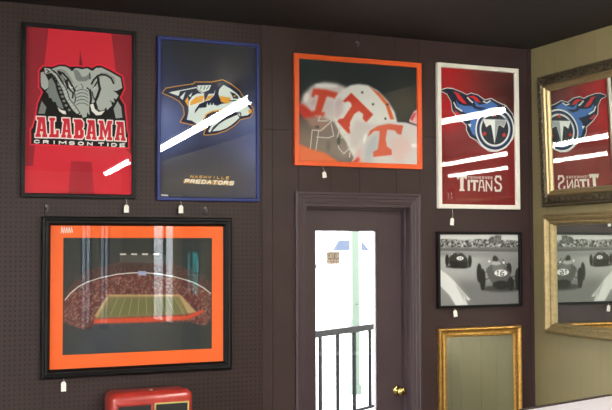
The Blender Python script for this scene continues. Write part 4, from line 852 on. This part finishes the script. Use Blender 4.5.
def hook(x,z,label):
    t=thing('peg_hook',label,'hook',(x,-.0005,z),'small metal hooks left in the brown wall')
    bm=bmesh.new(); tube(bm,[(0,0,0),(0,-.018,-.002),(0,-.030,-.012),(0,-.028,-.026),(0,-.016,-.032),(0,-.010,-.026)],.0035,8)
    lathe(bm,[(.008,0),(.008,-.003),(.005,-.004)],12,'y'); fin('wire',bm,M['steel'],t,True)
hook(.854,.224,'small metal hook above left end of the stadium picture')
hook(1.722,.225,'small metal hook beneath the blue framed poster')
hook(2.672,1.236,'small metal hook above the orange framed helmet photo')
# ------------------------------------------------------------------ red enamelled cabinet at the bottom left
t=thing('red_cabinet','red enamelled metal cabinet with rounded top below the stadium picture','cabinet',(1.370,-.125,ZF),None)
def rounded_body(bm,w,y0,y1,z0,z1,r,n=6):
    # top edges rounded on all four sides by stacking shrinking rounded rectangles
    def ring(ins,z):
        pts=[]; rr=max(r-ins,.006)
        for cxs,cys,a0 in ((1,1,0),(-1,1,90),(-1,-1,180),(1,-1,270)):
            ccx=cxs*(w/2-ins-rr); ccy=(y1-ins-rr) if cys>0 else (y0+ins+rr)
            for k in range(n+1):
                a=R(a0+90*k/n); pts.append(bm.verts.new((ccx+rr*math.cos(a),ccy+rr*math.sin(a),z)))
        return pts
    rings=[ring(0,z0)]+[ring(r*(1-math.cos(R(q))),z1-r+r*math.sin(R(q))) for q in range(0,91,15)]
    for A,B in zip(rings,rings[1:]):
        for k in range(len(A)): j=(k+1)%len(A); bm.faces.new((A[k],A[j],B[j],B[k]))
    bm.faces.new(rings[0][::-1]); bm.faces.new(rings[-1])
bm=bmesh.new(); rounded_body(bm,.44,-.095,.095,.55,H-.742,.04); fin('body',bm,M['red'],t,True)
for sx in (-1,1):
    x0,x1=(-.185,-.012) if sx<0 else (.012,.185)
    bm=bmesh.new(); box(bm,x0,x1,-.101,-.0962,.72,H-.808); fin('display_window',bm,M['dark'],t)
    bm=bmesh.new(); moulding(bm,x0-.006,x1+.006,.714,H-.802,[(0,.0955),(0,.105),(.003,.107),(.007,.105),(.007,.0955)]); fin('window_rim',bm,M['yellow'] if sx>0 else M['red'],t)
bm=bmesh.new(); lathe(bm,[(.012,-.0),(.012,.004),(.008,.008),(.003,.009)],16,'z',(-.0,-.045,H-.7422)); fin('lock_button',bm,M['steel'],t,True)
bm=bmesh.new(); lathe(bm,[(.09,0),(.09,.02),(.04,.05),(.03,.07),(.03,.5),(.08,.5495)],28,'z'); fin('pedestal',bm,M['black'],t,True)

# white topped counter at the right edge
A_=Vector((2.95,-1.211)); U_=Vector((.9597,.281)); 
t=thing('display_counter','white topped counter with dark edging below the olive wall mirrors','counter',(2.95,-1.211,ZF),None,(0,0,math.atan2(.281,.9597)))
zc_=.80
bm=bmesh.new(); box(bm,0,.76,-.33,0,H-zc_-.035,H-zc_-.004); box(bm,0,.76,-.022,0,H-zc_-.004,H-zc_+.006); fin('edging',bm,M['tableblk'],t)
bm=bmesh.new(); box(bm,.008,.752,-.322,-.022,H-zc_-.004,H-zc_); fin('counter_top',bm,M['tabletop'],t)
bm=bmesh.new(); box(bm,.03,.73,-.30,-.03,.08,H-zc_-.03); box(bm,.05,.71,-.27,-.05,0,.08); fin('base',bm,M['tableblk'],t)
# ------------------------------------------------------------------ fluorescent strips hanging from the ceiling
def strip(x0,y0,x1,y1,label,LZ=1.11):
    a=Vector((x0,y0,0)); b=Vector((x1,y1,0)); L=(b-a).length; ang=math.atan2((b-a).y,(b-a).x)
    t=thing('strip_light',label,'strip light',(x0,y0,LZ),'fluorescent strip lights under the ceiling',(0,0,ang))
    bm=bmesh.new(); box(bm,0,L,-.035,.035,.018,.05); fin('housing',bm,M['fix'],t)
    bm=bmesh.new(); tube(bm,[(.02,0,0),(L-.02,0,0)],TR,10); fin('tube',bm,M['lamp'],t)
    for xx in (.008,L-.02): bm=bmesh.new(); lathe(bm,[(TR*1.03,0),(TR*1.03,.012)],16,'x',(xx,0,0)); fin('end_cap',bm,M['fix'],t)
    for xx in (.25,L-.25): bm=bmesh.new(); tube(bm,[(xx,0,.05),(xx,0,ZC-LZ)],.004); fin('hanger',bm,M['steel'],t)
strip(2.64,-1.73,3.05,-5.9,'long tube strip light nearest the brown wall and olive wall',1.14)
strip(3.0,-7.0,3.2,-9.4,'tube strip light far back beside the olive wall windows')
strip(.47,-3.2,-.15,-7.9,'middle tube strip light near the room centre',1.0)
strip(-1.38,-5.4,-1.95,-10.4,'lowest hanging tube strip light near the front windows',.95)

# ------------------------------------------------------------------ light, camera
w=bpy.data.worlds.new('world'); sc.world=w; w.use_nodes=True
bg=w.node_tree.nodes['Background']; bg.inputs[0].default_value=(.93,.97,1.0,1); bg.inputs[1].default_value=WORLD
cam=bpy.data.cameras.new('camera'); co=bpy.data.objects.new('camera',cam); col.objects.link(co)
yaw,pitch,roll,f=0.4109727825,0.0430715302,-0.0031405145,1003.69
fw=Vector((math.sin(yaw)*math.cos(pitch),math.cos(yaw)*math.cos(pitch),math.sin(pitch)))
r0=Vector((math.cos(yaw),-math.sin(yaw),0)); u0=r0.cross(fw)
rt=math.cos(roll)*r0+math.sin(roll)*u0; up=-math.sin(roll)*r0+math.cos(roll)*u0
co.matrix_world=Matrix.Translation((0,-D,0))@Matrix((rt,up,-fw)).transposed().to_4x4()
cam.sensor_fit='HORIZONTAL'; cam.sensor_width=36; cam.lens=f*36/612; cam.clip_start=.05
sc.camera=co
bpy.context.view_layer.update()
for o in list(sc.objects):
    if o.parent is None: o.location.z+=H
v=sc.view_settings; v.view_transform='Standard'; v.look='None'; v.gamma=1; v.use_curve_mapping=False; v.exposure=EXPO
